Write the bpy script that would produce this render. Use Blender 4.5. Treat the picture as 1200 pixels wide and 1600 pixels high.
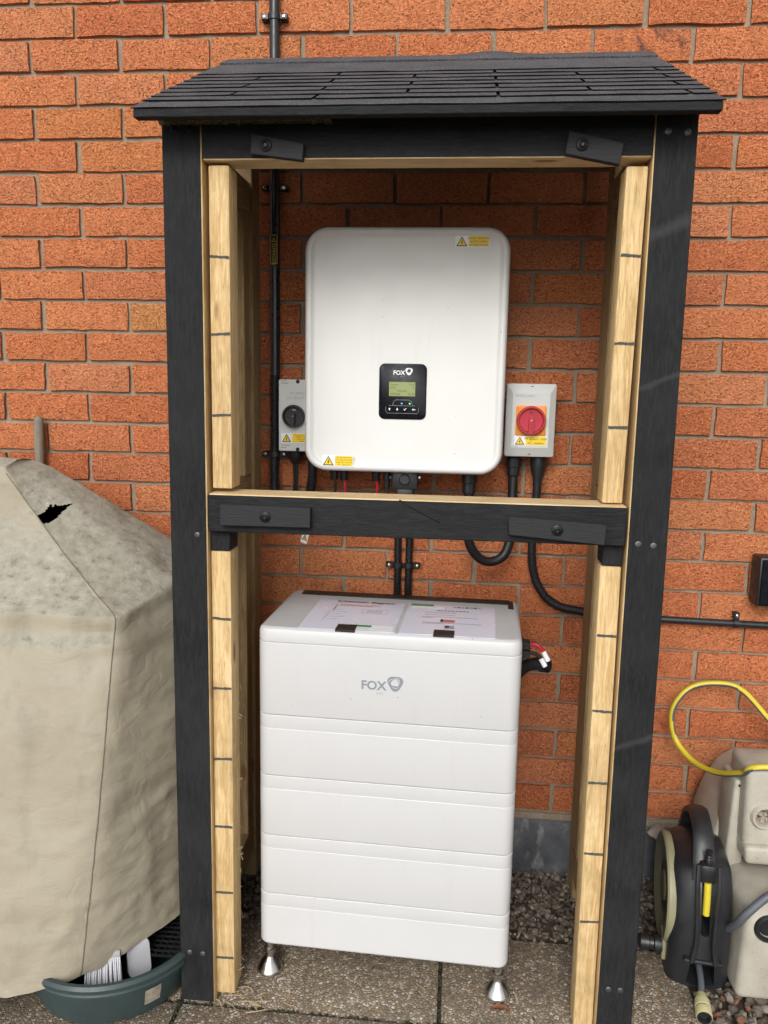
import bpy, bmesh, math, random
from mathutils import Matrix, Vector, noise
random.seed(7)
R = math.radians
S = bpy.context.scene
for o in list(bpy.data.objects): bpy.data.objects.remove(o)
C = S.collection
# ------------------------------------------------------------------ camera
cd = bpy.data.cameras.new('camera'); cam = bpy.data.objects.new('camera', cd); C.objects.link(cam)
yw, pt, rl = -0.091193, 0.155328, 0.018921
f = Vector((math.sin(yw)*math.cos(pt), math.cos(yw)*math.cos(pt), -math.sin(pt)))
r0 = Vector((math.cos(yw), -math.sin(yw), 0)); u0 = r0.cross(f)
rr = math.cos(rl)*r0+math.sin(rl)*u0; uu = -math.sin(rl)*r0+math.cos(rl)*u0
cam.matrix_world = Matrix(((rr.x, uu.x, -f.x, .95966), (rr.y, uu.y, -f.y, -2.01316), (rr.z, uu.z, -f.z, 1.27623), (0, 0, 0, 1)))
cd.sensor_fit = 'AUTO'; cd.sensor_width = 36; cd.lens = 1250/1600*36; cd.clip_start = .02; cd.clip_end = 300
S.camera = cam
# ------------------------------------------------------------------ sky, sun, exposure (overcast)
W = bpy.data.worlds.new('World'); S.world = W; W.use_nodes = True
wt = W.node_tree; bg = wt.nodes['Background']
sky = wt.nodes.new('ShaderNodeTexSky'); sky.sky_type = 'NISHITA'; sky.sun_disc = False
SUN_EL, SUN_AZ = R(31), R(187)          # azimuth clockwise from +Y: high, in front of the wall, a little to the left
sky.sun_elevation = SUN_EL; sky.sun_rotation = SUN_AZ
sky.air_density = 1.0; sky.dust_density = 3.0
hs = wt.nodes.new('ShaderNodeHueSaturation'); hs.inputs['Saturation'].default_value = .12
wt.links.new(sky.outputs[0], hs.inputs['Color']); wt.links.new(hs.outputs[0], bg.inputs[0])
bg.inputs[1].default_value = .14
sl = bpy.data.lights.new('sun', 'SUN'); sl.energy = 1.35; sl.angle = R(26); sl.color = (1, .985, .955)
so = bpy.data.objects.new('sun', sl); C.objects.link(so)
d = Vector((math.sin(SUN_AZ)*math.cos(SUN_EL), math.cos(SUN_AZ)*math.cos(SUN_EL), math.sin(SUN_EL)))
so.rotation_euler = d.to_track_quat('Z', 'Y').to_euler(); so.location = d*8
S.view_settings.view_transform = 'Standard'; S.view_settings.look = 'None'
S.view_settings.gamma = 1; S.view_settings.use_curve_mapping = False
S.view_settings.exposure = 0.30
# ------------------------------------------------------------------ mesh builder
class MB:
    def __init__(s): s.v = []; s.f = []; s.m = []
    def add(s, vs, fs, m=0, M=None):
        b = len(s.v)
        s.v += [tuple(M @ Vector(v)) if M else tuple(v) for v in vs]
        for i, q in enumerate(fs):
            s.f.append([b+k for k in q]); s.m.append(m[i] if isinstance(m, list) else m)
    def bm(s, bm, m=0, M=None):
        bm.verts.index_update()
        s.add([v.co for v in bm.verts], [[v.index for v in q.verts] for q in bm.faces], m, M); bm.free()
    def box(s, x0, x1, y0, y1, z0, z1, m=0, bev=0, seg=1, M=None, face=None):
        b = bmesh.new(); bmesh.ops.create_cube(b, size=1)
        for v in b.verts: v.co = Vector(((x0+x1)/2+v.co.x*(x1-x0), (y0+y1)/2+v.co.y*(y1-y0), (z0+z1)/2+v.co.z*(z1-z0)))
        mats = None
        if bev: bmesh.ops.bevel(b, geom=b.edges[:], offset=bev, segments=seg, profile=.5, affect='EDGES')
        if face:                                # face: function(normal) -> material index
            b.normal_update(); mats = [face(q.normal) for q in b.faces]
        s.bm(b, mats if mats else m, M)
    def tube(s, pts, r, n=10, m=0, caps=True, rf=None, mf=None):
        P = [Vector(p) for p in pts]; k = len(P)
        T = [(P[min(i+1, k-1)]-P[max(i-1, 0)]).normalized() for i in range(k)]
        a = T[0].orthogonal().normalized(); vs = []; fs = []; ms = []
        for i in range(k):
            a = (a-T[i]*a.dot(T[i])).normalized(); b = T[i].cross(a)
            q = r if rf is None else rf(i/(k-1), i)
            vs += [P[i]+q*(math.cos(2*math.pi*j/n)*a+math.sin(2*math.pi*j/n)*b) for j in range(n)]
        for i in range(k-1):
            for j in range(n):
                j2 = (j+1) % n; fs.append([i*n+j, i*n+j2, (i+1)*n+j2, (i+1)*n+j])
                if mf: ms.append(mf((vs[i*n+j]+vs[i*n+j2])/2-P[i]))
                else: ms.append(m)
        if caps:
            fs += [list(range(n))[::-1], [(k-1)*n+j for j in range(n)]]; ms += [m, m]
        s.add(vs, fs, ms)
    def lathe(s, prof, M, n=24, m=0, mf=None):   # prof: (radius, height) along local z
        vs = []; fs = []; ms = []
        for r_, h in prof: vs += [(r_*math.cos(2*math.pi*j/n), r_*math.sin(2*math.pi*j/n), h) for j in range(n)]
        for i in range(len(prof)-1):
            for j in range(n):
                j2 = (j+1) % n; fs.append([i*n+j, i*n+j2, (i+1)*n+j2, (i+1)*n+j]); ms.append(mf(i) if mf else m)
        fs += [list(range(n))[::-1], [(len(prof)-1)*n+j for j in range(n)]]; ms += [ms[0], ms[-1]]
        s.add(vs, fs, ms, M)
    def rings(s, rings_, m=0, caps=True, M=None, mf=None):   # rings_: equal-length closed loops
        n = len(rings_[0]); vs = [p for q in rings_ for p in q]; fs = []; ms = []
        for i in range(len(rings_)-1):
            for j in range(n):
                j2 = (j+1) % n; fs.append([i*n+j, i*n+j2, (i+1)*n+j2, (i+1)*n+j]); ms.append(mf(i) if mf else m)
        if caps:
            fs += [list(range(n))[::-1], [(len(rings_)-1)*n+j for j in range(n)]]; ms += [ms[0], ms[-1]]
        s.add(vs, fs, ms, M)
    def prism(s, poly, h0, h1, M=None, m=0):    # poly in local xy, extruded along local z
        n = len(poly); vs = [(x, y, h0) for x, y in poly]+[(x, y, h1) for x, y in poly]
        fs = [list(range(n))[::-1], list(range(n, 2*n))]+[[j, (j+1) % n, n+(j+1) % n, n+j] for j in range(n)]
        s.add(vs, fs, m, M)
    def text(s, txt, size, M, m=0, bold=0, align='LEFT', spacing=1):
        c = bpy.data.curves.new('t', 'FONT'); c.body = txt; c.size = size; c.offset = bold; c.align_x = align; c.space_character = spacing
        c.resolution_u = 3
        o = bpy.data.objects.new('t', c); C.objects.link(o); bpy.context.view_layer.update()
        me = bpy.data.meshes.new_from_object(o.evaluated_get(bpy.context.evaluated_depsgraph_get()))
        s.add([v.co for v in me.vertices], [list(p.vertices) for p in me.polygons], m, M)
        bpy.data.objects.remove(o); bpy.data.curves.remove(c); bpy.data.meshes.remove(me)
    def mesh(s, name, mats, ang=40, off=None):
        me = bpy.data.meshes.new(name)
        vs = s.v if off is None else [(a-off[0], b-off[1], c-off[2]) for a, b, c in s.v]
        me.from_pydata(vs, [], s.f)
        for m in mats: me.materials.append(m)
        me.polygons.foreach_set('material_index', s.m)
        me.polygons.foreach_set('use_smooth', [True]*len(s.f))
        me.set_sharp_from_angle(angle=R(ang)); me.update(); me.validate()
        return me
POS = {}
def link(name, me, parent=None, loc=(0, 0, 0)):
    o = bpy.data.objects.new(name, me); C.objects.link(o); o.location = loc
    if parent: o.parent = parent
    return o
def rootpos(p):
    q = Vector((0, 0, 0))
    while p is not None: q += p.location; p = p.parent
    return q
def part(name, mb, mats, parent=None, local=False, ang=40, label=None):
    """mesh given in world coordinates (or the thing's own if local) linked as ONE object under parent"""
    off = None
    if parent is not None and not local: off = tuple(rootpos(parent))
    if not isinstance(mats, (list, tuple)): mats = [mats]
    o = link(name, mb.mesh(name, mats, ang, off), parent)
    if label: o['label'] = label
    return o
def tag(o, label=None, cat=None, group=None, kind=None):
    if label: o['label'] = label
    if cat: o['category'] = cat
    if group: o['group'] = group
    if kind: o['kind'] = kind
    return o
def thing(name, loc, label, cat, rz=0, group=None):
    o = bpy.data.objects.new(name, None); C.objects.link(o); o.location = loc; o.rotation_euler = (0, 0, rz); o.empty_display_size = .05
    return tag(o, label, cat, group)
def solo(name, mb, mats, base, label, cat, group=None, ang=40):   # a thing that is one mesh, origin at its base
    if not isinstance(mats, (list, tuple)): mats = [mats]
    o = link(name, mb.mesh(name, mats, ang, base), None, base)
    return tag(o, label, cat, group)
def cut(o, mb):
    """real hole: subtract a closed mesh from an object"""
    c = link('cutter', mb.mesh('cutter', list(o.data.materials), 40, tuple(rootpos(o))), o.parent)
    c.location = o.location
    md = o.modifiers.new('b', 'BOOLEAN'); md.operation = 'DIFFERENCE'; md.object = c; md.solver = 'EXACT'
    bpy.context.view_layer.update()
    me = bpy.data.meshes.new_from_object(o.evaluated_get(bpy.context.evaluated_depsgraph_get()))
    o.modifiers.clear(); o.data = me; bpy.data.objects.remove(c)
    me.polygons.foreach_set('use_smooth', [True]*len(me.polygons)); me.set_sharp_from_angle(angle=R(35))
def rrect(w, h, r, n=6):
    out = []
    for cx, cy, a0 in ((w/2-r, h/2-r, 0), (-w/2+r, h/2-r, 90), (-w/2+r, -h/2+r, 180), (w/2-r, -h/2+r, 270)):
        out += [(cx+r*math.cos(R(a0+90*k/n)), cy+r*math.sin(R(a0+90*k/n))) for k in range(n+1)]
    return out
def FR(x, y, z): return Matrix(((1, 0, 0, x), (0, 0, -1, y), (0, 1, 0, z), (0, 0, 0, 1)))   # local xy on a face towards the camera
def FT(x, y, z, a=0): return Matrix.Translation((x, y, z)) @ Matrix.Rotation(a, 4, 'Z')
def spline(pts, n=8):
    P = [Vector(p) for p in pts]; P = [2*P[0]-P[1]]+P+[2*P[-1]-P[-2]]; out = []
    for i in range(1, len(P)-2):
        for k in range(n):
            t = k/n; a, b, c, e = P[i-1:i+3]
            out.append(.5*((2*b)+(c-a)*t+(2*a-5*b+4*c-e)*t*t+(3*b-a-3*c+e)*t**3))
    return out+[P[-2]]
# ------------------------------------------------------------------ materials
class NT:
    def __init__(s, name):
        s.mat = bpy.data.materials.new(name); s.mat.use_nodes = True; s.t = s.mat.node_tree; s.b = s.t.nodes['Principled BSDF']
    def n(s, typ, **k):
        x = s.t.nodes.new('ShaderNode'+typ)
        for a, b in k.items(): setattr(x, a, b)
        return x
    def put(s, sock, v):
        if isinstance(v, bpy.types.NodeSocket): s.t.links.new(v, sock)
        elif v is not None: sock.default_value = v
    def coord(s, kind='Object', scale=(1, 1, 1)):
        c = s.n('NewGeometry').outputs['Position'] if kind == 'World' else s.n('TexCoord').outputs[kind]
        mp = s.n('Mapping'); mp.inputs['Scale'].default_value = scale; s.put(mp.inputs[0], c); return mp.outputs[0]
    def noise(s, vec, scale, det=3, rough=.55, dist=0):
        x = s.n('TexNoise'); s.put(x.inputs['Vector'], vec); x.inputs['Scale'].default_value = scale
        x.inputs['Detail'].default_value = det; x.inputs['Roughness'].default_value = rough; x.inputs['Distortion'].default_value = dist
        return x.outputs['Fac']
    def voro(s, vec, scale, feat='F1', out='Distance', rnd=1):
        x = s.n('TexVoronoi', feature=feat); s.put(x.inputs['Vector'], vec); x.inputs['Scale'].default_value = scale
        if 'Randomness' in x.inputs: x.inputs['Randomness'].default_value = rnd
        return x.outputs[out]
    def ramp(s, fac, stops, interp='LINEAR'):
        x = s.n('ValToRGB'); e = x.color_ramp.elements; x.color_ramp.interpolation = interp
        while len(e) < len(stops): e.new(.5)
        for i, (p, c) in enumerate(stops):
            e[i].position = p; e[i].color = (c, c, c, 1) if isinstance(c, (int, float)) else (*c, 1)
        s.put(x.inputs[0], fac); return x.outputs[0]
    def mix(s, fac, a, b, mode='MIX'):
        x = s.n('Mix', data_type='RGBA', blend_type=mode); s.put(x.inputs[0], fac)
        for sock, v in ((x.inputs[6], a), (x.inputs[7], b)):
            s.put(sock, (*v, 1) if isinstance(v, tuple) and len(v) == 3 else v)
        return x.outputs[2]
    def math(s, op, a, b=None):
        x = s.n('Math', operation=op); s.put(x.inputs[0], a); s.put(x.inputs[1], b); return x.outputs[0]
    def bump(s, h, strength=.5, dist=.001, nrm=None):
        x = s.n('Bump'); x.inputs['Strength'].default_value = strength; x.inputs['Distance'].default_value = dist
        s.put(x.inputs['Height'], h); s.put(x.inputs['Normal'], nrm); return x.outputs[0]
    def out(s, col=None, rough=.5, nrm=None, metal=0, spec=.5):
        if col is not None: s.put(s.b.inputs['Base Color'], (*col, 1) if isinstance(col, tuple) and len(col) == 3 else col)
        s.put(s.b.inputs['Roughness'], rough); s.b.inputs['Metallic'].default_value = metal
        s.b.inputs['Specular IOR Level'].default_value = spec
        if nrm is not None: s.put(s.b.inputs['Normal'], nrm)
        return s.mat
def plain(name, col, rough=.5, metal=0, spec=.5, dirt=.12, sc=30, bump=.05, specks=0):
    k = NT(name); v = k.coord('Object'); n1 = k.noise(v, sc, 4)
    c = k.mix(k.ramp(n1, [(.35, 0), (.75, 1)]), col, tuple(x*(1-dirt) for x in col))
    if specks:                                         # grit spots and faint run marks on the casings
        w = k.coord('World'); x = k.n('TexVoronoi', feature='F1'); k.put(x.inputs['Vector'], w); x.inputs['Scale'].default_value = 42
        sp = k.n('SeparateColor'); k.put(sp.inputs[0], x.outputs['Color'])
        dot = k.math('MULTIPLY', k.ramp(x.outputs['Distance'], [(.035, 1), (.07, 0)]), k.ramp(sp.outputs[0], [(.86, 0), (.88, .75)]))
        c = k.mix(dot, c, (.16, .15, .13))
        run = k.math('MULTIPLY', k.ramp(k.noise(k.coord('World', (9, 9, .8)), 5, 4, .65), [(.55, 0), (.8, 1)]), k.ramp(k.noise(w, 4, 3), [(.42, 0), (.65, .16)]))
        c = k.mix(run, c, (.40, .37, .31))
    rg = k.ramp(k.noise(v, sc*2.3, 3), [(.3, max(rough-.08, .02)), (.7, min(rough+.1, 1))])
    return k.out(c, rg, k.bump(k.noise(v, sc*12, 2), bump, .0006), metal, spec)
def brick_mat(name, tint=None, burnt=False):
    k = NT(name); v = k.coord('World'); oi = k.n('ObjectInfo').outputs['Random']
    base = k.ramp(oi, [(0, (.56, .150, .058)), (.22, (.72, .225, .092)), (.40, (.64, .180, .075)), (.58, (.77, .265, .112)), (.76, (.61, .185, .085)), (.90, (.74, .275, .135)), (1, (.68, .235, .085))])
    if tint: base = k.mix(1.0, base, tint)
    big = k.noise(v, 26, 4, .6)
    base = k.mix(k.ramp(big, [(.35, 0), (.72, .6)]), base, k.mix(1.0, base, (.84, .70, .66), 'MULTIPLY'))
    vs = k.coord('World', (1, 1, 1.8))
    bark = k.noise(vs, 175, 4, .60, 1.1)
    bark2 = k.noise(vs, 420, 2, .6, .8)
    h = k.math('ADD', k.ramp(bark, [(.36, 0), (.48, .8), (.70, 1)]), k.math('MULTIPLY', k.ramp(bark2, [(.3, 0), (.6, 1)]), .35))
    pit = k.ramp(bark, [(.355, (.16, .10, .085)), (.412, (1, 1, 1))]); pit2 = k.ramp(bark2, [(.29, (.40, .30, .28)), (.385, (1, 1, 1))])
    c = k.mix(1.0, k.mix(1.0, base, pit, 'MULTIPLY'), pit2, 'MULTIPLY')
    fl = k.ramp(k.noise(vs, 330, 2, .5, .8), [(.53, 0), (.64, .75)])
    c = k.mix(fl, c, (.90, .42, .185))
    if burnt:
        b = k.ramp(k.noise(v, 17, 3, .6, .6), [(.54, 0), (.64, .8)]); c = k.mix(b, c, (.10, .06, .065))
    else:
        b = k.ramp(k.noise(v, 9, 4, .65), [(.68, 0), (.80, .3)]); c = k.mix(b, c, (.30, .12, .07))
        lt = k.ramp(k.noise(v, 40, 2, .5), [(.78, 0), (.84, .45)]); c = k.mix(lt, c, (.72, .52, .42))
    return k.out(c, .92, k.bump(h, 1, .0032), 0, .2)
BRICK = brick_mat('brick_orange'); BRICK_Y = brick_mat('brick_yellowish', (.66, .285, .105)); BRICK_B = brick_mat('brick_burnt', None, True)
def mortar_mat():
    k = NT('mortar'); v = k.coord('World'); a = k.noise(v, 14, 4); b = k.noise(v, 260, 3, .7)
    c = k.mix(k.ramp(a, [(.3, 0), (.7, 1)]), (.275, .215, .150), (.195, .152, .107)); c = k.mix(k.ramp(b, [(.4, 0), (.7, .5)]), c, (.46, .39, .31))
    return k.out(c, .95, k.bump(b, .8, .002), 0, .2)
MORTAR = mortar_mat()
def plinth_mat():
    k = NT('bitumen_render'); v = k.coord('World'); a = k.noise(v, 9, 5, .65); b = k.noise(k.coord('World', (1, 1, .5)), 22, 4, .6)
    c = k.mix(k.ramp(a, [(.3, 0), (.65, 1)]), (.030, .034, .040), (.11, .115, .125)); c = k.mix(k.ramp(b, [(.54, 0), (.72, .8)]), c, (.27, .265, .26))
    return k.out(c, .7, k.bump(k.noise(v, 60, 4), .6, .003), 0, .4)
PLINTH = plinth_mat()
def black_wood(name, ax, gain=1):
    k = NT(name); sc = {'x': (1, 6, 6), 'z': (6, 6, 1), 'y': (6, 1, 6)}[ax]; v = k.coord('World', sc)
    g = k.noise(v, 34, 4, .6, .6); sw = k.noise(k.coord('World', {'x': (3, 6, 14), 'z': (14, 6, 3), 'y': (6, 3, 14)}[ax]), 26, 3, .6)
    w = k.noise(k.coord('World'), 7, 4, .6)
    c = k.mix(k.ramp(w, [(.35, 0), (.7, 1)]), (.0095, .0100, .0112), (.021, .022, .0235))
    c = k.mix(k.ramp(g, [(.42, 0), (.72, .55)]), c, (.031, .032, .034))
    if gain != 1: c = k.mix(.7, c, (.0175*gain, .018*gain, .019*gain))
    if ax == 'z':                                     # planed scuffs that cross the right post
        sp_ = k.n('SeparateXYZ'); k.put(sp_.inputs[0], k.coord('World')); zz = k.math('ADD', k.math('SUBTRACT', sp_.outputs[2], k.math('MULTIPLY', sp_.outputs[0], .42)), k.math('MULTIPLY', k.noise(k.coord('World'), 30, 3), .012))
        rt = k.ramp(k.math('SUBTRACT', sp_.outputs[0], .9), [(.3, 0), (.31, 1)])
        for z_, w_ in ((1.010, .016), (.752, .008), (.083, .009)):
            d_ = k.math('ABSOLUTE', k.math('SUBTRACT', zz, z_)); m_ = k.ramp(k.math('DIVIDE', d_, w_), [(.0, .32), (1, 0)])
            c = k.mix(k.math('MULTIPLY', m_, rt), c, (.085, .085, .086))
    c = k.mix(k.ramp(k.noise(k.coord('World'), 900, 1), [(.74, 0), (.76, .5)]), c, (.16, .15, .14))
    h = k.math('ADD', g, k.math('MULTIPLY', sw, .9))
    return k.out(c, k.ramp(w, [(.3, .66), (.7, .85)]), k.bump(h, .75, .0022), 0, .18)
BLK_Z, BLK_X = black_wood('black_stained_timber_upright', 'z'), black_wood('black_stained_timber_crosswise', 'x'); BTN = black_wood('black_stained_offcut', 'x', 2.0)
def raw_wood(name, ax, col, dark, green=0.0):
    k = NT(name); sc = {'x': (1, 14, 14), 'z': (14, 14, 1), 'y': (14, 1, 14)}[ax]
    oi = k.n('ObjectInfo').outputs['Random']
    cb = k.n('Vector' + 'Math', operation='ADD'); k.put(cb.inputs[0], k.coord('World', sc))
    cx = k.n('CombineXYZ'); k.put(cx.inputs[0], k.math('MULTIPLY', oi, 37)); k.put(cx.inputs[1], k.math('MULTIPLY', oi, 11)); k.put(cb.inputs[1], cx.outputs[0])
    g = k.noise(cb.outputs[0], 9, 4, .6, 1.2); fine = k.noise(cb.outputs[0], 42, 3, .6)
    c = k.mix(k.ramp(g, [(.36, 0), (.60, 1)]), col, dark)
    c = k.mix(k.ramp(fine, [(.5, 0), (.75, .5)]), c, tuple(x*1.25 for x in col)); c = k.mix(k.ramp(k.noise(cb.outputs[0], 24, 4, .65, .8), [(.30, .65), (.44, 0)]), c, tuple(x*.62 for x in dark))
    bl = k.noise(k.coord('World'), 12, 4, .65)
    c = k.mix(k.ramp(bl, [(.5, 0), (.75, .55)]), c, (dark[0]*.72, dark[1]*.76, dark[2]*.8))
    kn = k.voro(k.coord('World', {'x': (3, 9, 9), 'z': (9, 9, 3), 'y': (9, 3, 9)}[ax]), 1.6)
    c = k.mix(k.ramp(kn, [(.07, .8), (.13, 0)]), c, (.17, .075, .03))
    return k.out(c, .78, k.bump(k.math('ADD', fine, g), .5, .0012), 0, .3)
RAW_Z = raw_wood('raw_timber_upright', 'z', (.66, .49, .26), (.47, .31, .135)); RAW_X = raw_wood('raw_timber_crosswise', 'x', (.70, .53, .31), (.56, .39, .19))
TREAT_Z = raw_wood('treated_timber_upright', 'z', (.36, .25, .125), (.24, .155, .07)); TREAT_Y = raw_wood('treated_timber_side', 'y', (.36, .25, .125), (.24, .155, .07))
def shingle_mat():
    k = NT('roof_felt'); v = k.coord('World'); a = k.noise(v, 340, 3, .75); b = k.noise(v, 12, 3)
    c = k.mix(k.ramp(a, [(.40, 0), (.66, 1)]), (.030, .031, .036), (.17, .17, .18)); c = k.mix(k.ramp(a, [(.66, 0), (.72, .7)]), c, (.42, .41, .41))
    c = k.mix(k.ramp(b, [(.4, 0), (.7, .4)]), c, (.03, .032, .038))
    return k.out(c, .9, k.bump(a, 1, .0016), 0, .3)
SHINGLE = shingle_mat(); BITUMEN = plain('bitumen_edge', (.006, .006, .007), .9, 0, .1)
WHITE = plain('white_painted_casing', (.545, .545, .545), .36, 0, .5, .03, 9, .03, 1)
WHITE2 = plain('off_white_casing', (.665, .665, .645), .42, 0, .45, .04, 8, .03, 1)
GREYP = plain('pale_grey_plastic', (.56, .57, .55), .45, 0, .45, .06, 12)
BLACKP = plain('black_plastic', (.016, .016, .018), .42, 0, .5, .2)
BLACKG = plain('black_gloss_panel', (.008, .008, .012), .3, 0, .12, .1)
BLACKR = plain('black_cable', (.013, .013, .014), .48, 0, .45, .2)
CONDUIT = plain('black_conduit', (.018, .02, .024), .32, 0, .5, .2)
RED = plain('red_plastic', (.43, .012, .03), .35, 0, .5, .1); ORANGE = plain('orange_plate', (.80, .27, .035), .5)
YEL = plain('yellow_label_print', (.80, .55, .012), .4, 0, .5, .03); LABW = plain('white_label_vinyl', (.78, .78, .80), .35, 0, .5, .03)
PRINT = plain('black_print', (.015, .015, .015), .5, 0, .4, 0); PRINTG = plain('grey_print', (.30, .31, .32), .5, 0, .4, 0)
LOGO = plain('grey_blue_logo', (.215, .235, .27), .4, 0, .5, 0); WPRINT = plain('white_print', (.8, .8, .8), .4, 0, .5, 0)
STEEL = plain('bright_steel', (.62, .61, .59), .22, 1, .5, .1); STEELD = plain('dull_screw_steel', (.13, .13, .135), .5, .8, .5, .2)
BOLT = plain('black_screw', (.02, .02, .022), .42, .6)
PAPER = plain('laminated_paper', (.74, .73, .84), .2, 0, .5, .04, 6); TAPE = plain('black_tape', (.018, .014, .012), .42)
GREEN_PRINT = plain('green_print', (.06, .25, .09), .4); PRINT_R = plain('pale_red_print', (.55, .16, .12), .5)
PRINT_L = plain('light_grey_print', (.42, .42, .50), .5)
def emis(name, col, s_):
    k = NT(name); k.b.inputs['Emission Color'].default_value = (*col, 1); k.b.inputs['Emission Strength'].default_value = s_; return k.out(col, .3)
LCD = emis('lcd_screen', (.19, .23, .075), .25); LED_G = emis('green_led', (.10, .9, .35), 1.2); LED_B = emis('blue_led', (.15, .35, .9), 1.2)
def cover_mat():
    k = NT('weathered_cover_fabric'); v = k.coord('World'); a = k.noise(v, 6, 5, .62); b = k.noise(v, 48, 5, .7); m = k.voro(v, 60)
    geo = k.n('NewGeometry'); sep = k.n('SeparateXYZ'); k.put(sep.inputs[0], geo.outputs['Normal']); up = sep.outputs[2]
    c = k.mix(k.ramp(a, [(.3, 0), (.7, 1)]), (.345, .308, .232), (.285, .248, .18))
    top = k.ramp(up, [(.34, 0), (.62, 1)])                     # weather and lichen settle on what faces up
    tc = k.mix(k.ramp(b, [(.35, 0), (.68, 1)]), (.255, .24, .19), (.37, .35, .285)); tc = k.mix(k.ramp(b, [(.32, .6), (.42, 0)]), tc, (.13, .12, .10))
    c = k.mix(top, c, tc)
    spot = k.math('MULTIPLY', k.ramp(m, [(.10, 1), (.17, 0)]), k.ramp(a, [(.52, 0), (.6, .7)]))
    c = k.mix(k.math('MULTIPLY', spot, top), c, (.54, .52, .44))
    st = k.noise(k.coord('World', (2, 2, .6)), 7, 4, .6)
    c = k.mix(k.ramp(st, [(.52, 0), (.72, .5)]), c, (.19, .17, .125))
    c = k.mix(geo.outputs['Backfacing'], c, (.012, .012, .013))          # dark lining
    crz = k.math('ABSOLUTE', k.math('SUBTRACT', k.noise(k.coord('World', (1, 1, 1.7)), 13, 4, .55, .8), .5)); crm = k.ramp(crz, [(0, 0), (.10, 1)])
    return k.out(c, .66, k.bump(k.math('ADD', crm, k.math('ADD', k.math('MULTIPLY', k.noise(v, 70, 4, .6), .35), k.math('MULTIPLY', k.noise(v, 600, 2), .06))), .20, .0030), 0, .35)
COVER = cover_mat(); SEAM = plain('seam_thread', (.16, .14, .105), .8)
def slab_mat():
    k = NT('exposed_aggregate_paving'); v0 = k.coord('World'); nz = k.n('TexNoise'); k.put(nz.inputs['Vector'], v0); nz.inputs['Scale'].default_value = 230; va = k.n('VectorMath', operation='MULTIPLY_ADD'); k.put(va.inputs[0], nz.outputs['Color']); va.inputs[1].default_value = (.006, .006, .006); k.put(va.inputs[2], v0); v = va.outputs[0]; x = k.n('TexVoronoi', feature='F1'); k.put(x.inputs['Vector'], v); x.inputs['Scale'].default_value = 150
    e = k.voro(v, 150, 'DISTANCE_TO_EDGE'); sp = k.n('SeparateColor'); k.put(sp.inputs[0], x.outputs['Color'])
    c = k.ramp(sp.outputs[0], [(0, (.36, .28, .195)), (.22, (.51, .415, .30)), (.42, (.29, .215, .145)), (.56, (.62, .52, .40)), (.74, (.42, .28, .155)), (.86, (.78, .70, .60))], 'CONSTANT')
    c = k.mix(k.ramp(e, [(.03, .8), (.16, 0)]), c, (.19, .155, .115)); c = k.mix(k.ramp(k.noise(v, 420, 2), [(.4, 0), (.7, .5)]), c, (.22, .18, .13)); w = k.noise(v, 5, 4, .65)
    c = k.mix(k.ramp(w, [(.42, 0), (.72, .6)]), c, k.mix(1.0, c, (.52, .50, .48), 'MULTIPLY'))
    c = k.mix(k.ramp(k.noise(v0, 15, 5, .7), [(.54, 0), (.70, .6)]), c, (.19, .155, .115)); c = k.mix(k.ramp(k.noise(v0, 3.2, 5, .7), [(.52, 0), (.68, .55)]), c, (.12, .105, .085))
    return k.out(c, k.ramp(w, [(.3, .55), (.7, .85)]), k.bump(k.ramp(e, [(0, 0), (.25, 1)]), 1, .003), 0, .4)
SLAB = slab_mat()
def stone_mat(name, stops):
    k = NT(name); at = k.n('Attribute'); at.attribute_name = 'tone'; v = k.coord('World')
    c = k.ramp(at.outputs['Fac'], stops); c = k.mix(k.ramp(k.noise(v, 160, 3), [(.4, 0), (.7, .4)]), c, (.12, .10, .09))
    return k.out(c, .85, k.bump(k.noise(v, 300, 3), .5, .001), 0, .3)
GRAVEL = stone_mat('garden_gravel', [(0, (.062, .048, .037)), (.3, (.125, .100, .077)), (.55, (.085, .066, .05)), (.8, (.18, .148, .118)), (1, (.29, .25, .21))])
CHIP = stone_mat('brick_chips', [(0, (.26, .10, .05)), (.6, (.15, .07, .045)), (1, (.33, .15, .08))])
SOIL = plain('dark_soil', (.085, .066, .05), .95, 0, .2, .4, 20, .8)
GREENP = plain('dull_green_plastic', (.036, .058, .060), .42, 0, .5, .25, 14)
BEIGEP = None
def beige_mat():
    k = NT('weathered_beige_plastic'); v = k.coord('World'); a = k.noise(v, 12, 5, .65); sp = k.noise(v, 210, 2, .6)
    c = k.mix(k.ramp(a, [(.35, 0), (.7, 1)]), (.46, .43, .36), (.34, .31, .25)); c = k.mix(k.math('MULTIPLY', k.ramp(sp, [(.66, 0), (.72, 1)]), k.ramp(a, [(.45, 0), (.6, .9)])), c, (.04, .035, .03))
    return k.out(c, .48, k.bump(k.noise(v, 120, 3), .15, .001), 0, .45)
BEIGEP = beige_mat()
REELB = plain('dusty_black_reel_plastic', (.020, .021, .024), .38, 0, .5, .3, 16); REELD = plain('olive_beige_disc', (.27, .255, .155), .4, 0, .5, .2, 18)
HOSEY = plain('yellow_hose', (.62, .50, .035), .42); HOSEG = plain('grey_hose', (.095, .105, .12), .5); CONNB = plain('cream_hose_fitting', (.60, .55, .29), .45)
POLE = raw_wood('weathered_pole', 'z', (.25, .21, .16), (.17, .14, .105)); STRAW = plain('pale_wood_shaving', (.48, .38, .22), .8)
LEAF = plain('dry_leaf', (.20, .075, .035), .7); LEAFG = plain('grey_dead_leaf', (.33, .27, .22), .8)
FILM = plain('crumpled_olive_film', (.085, .08, .032), .25, 0, .6, .5, 40); BRUSHW = plain('white_bristle', (.62, .62, .66), .6); GREYT = plain('grey_tool_plastic', (.36, .36, .38), .45)

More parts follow.
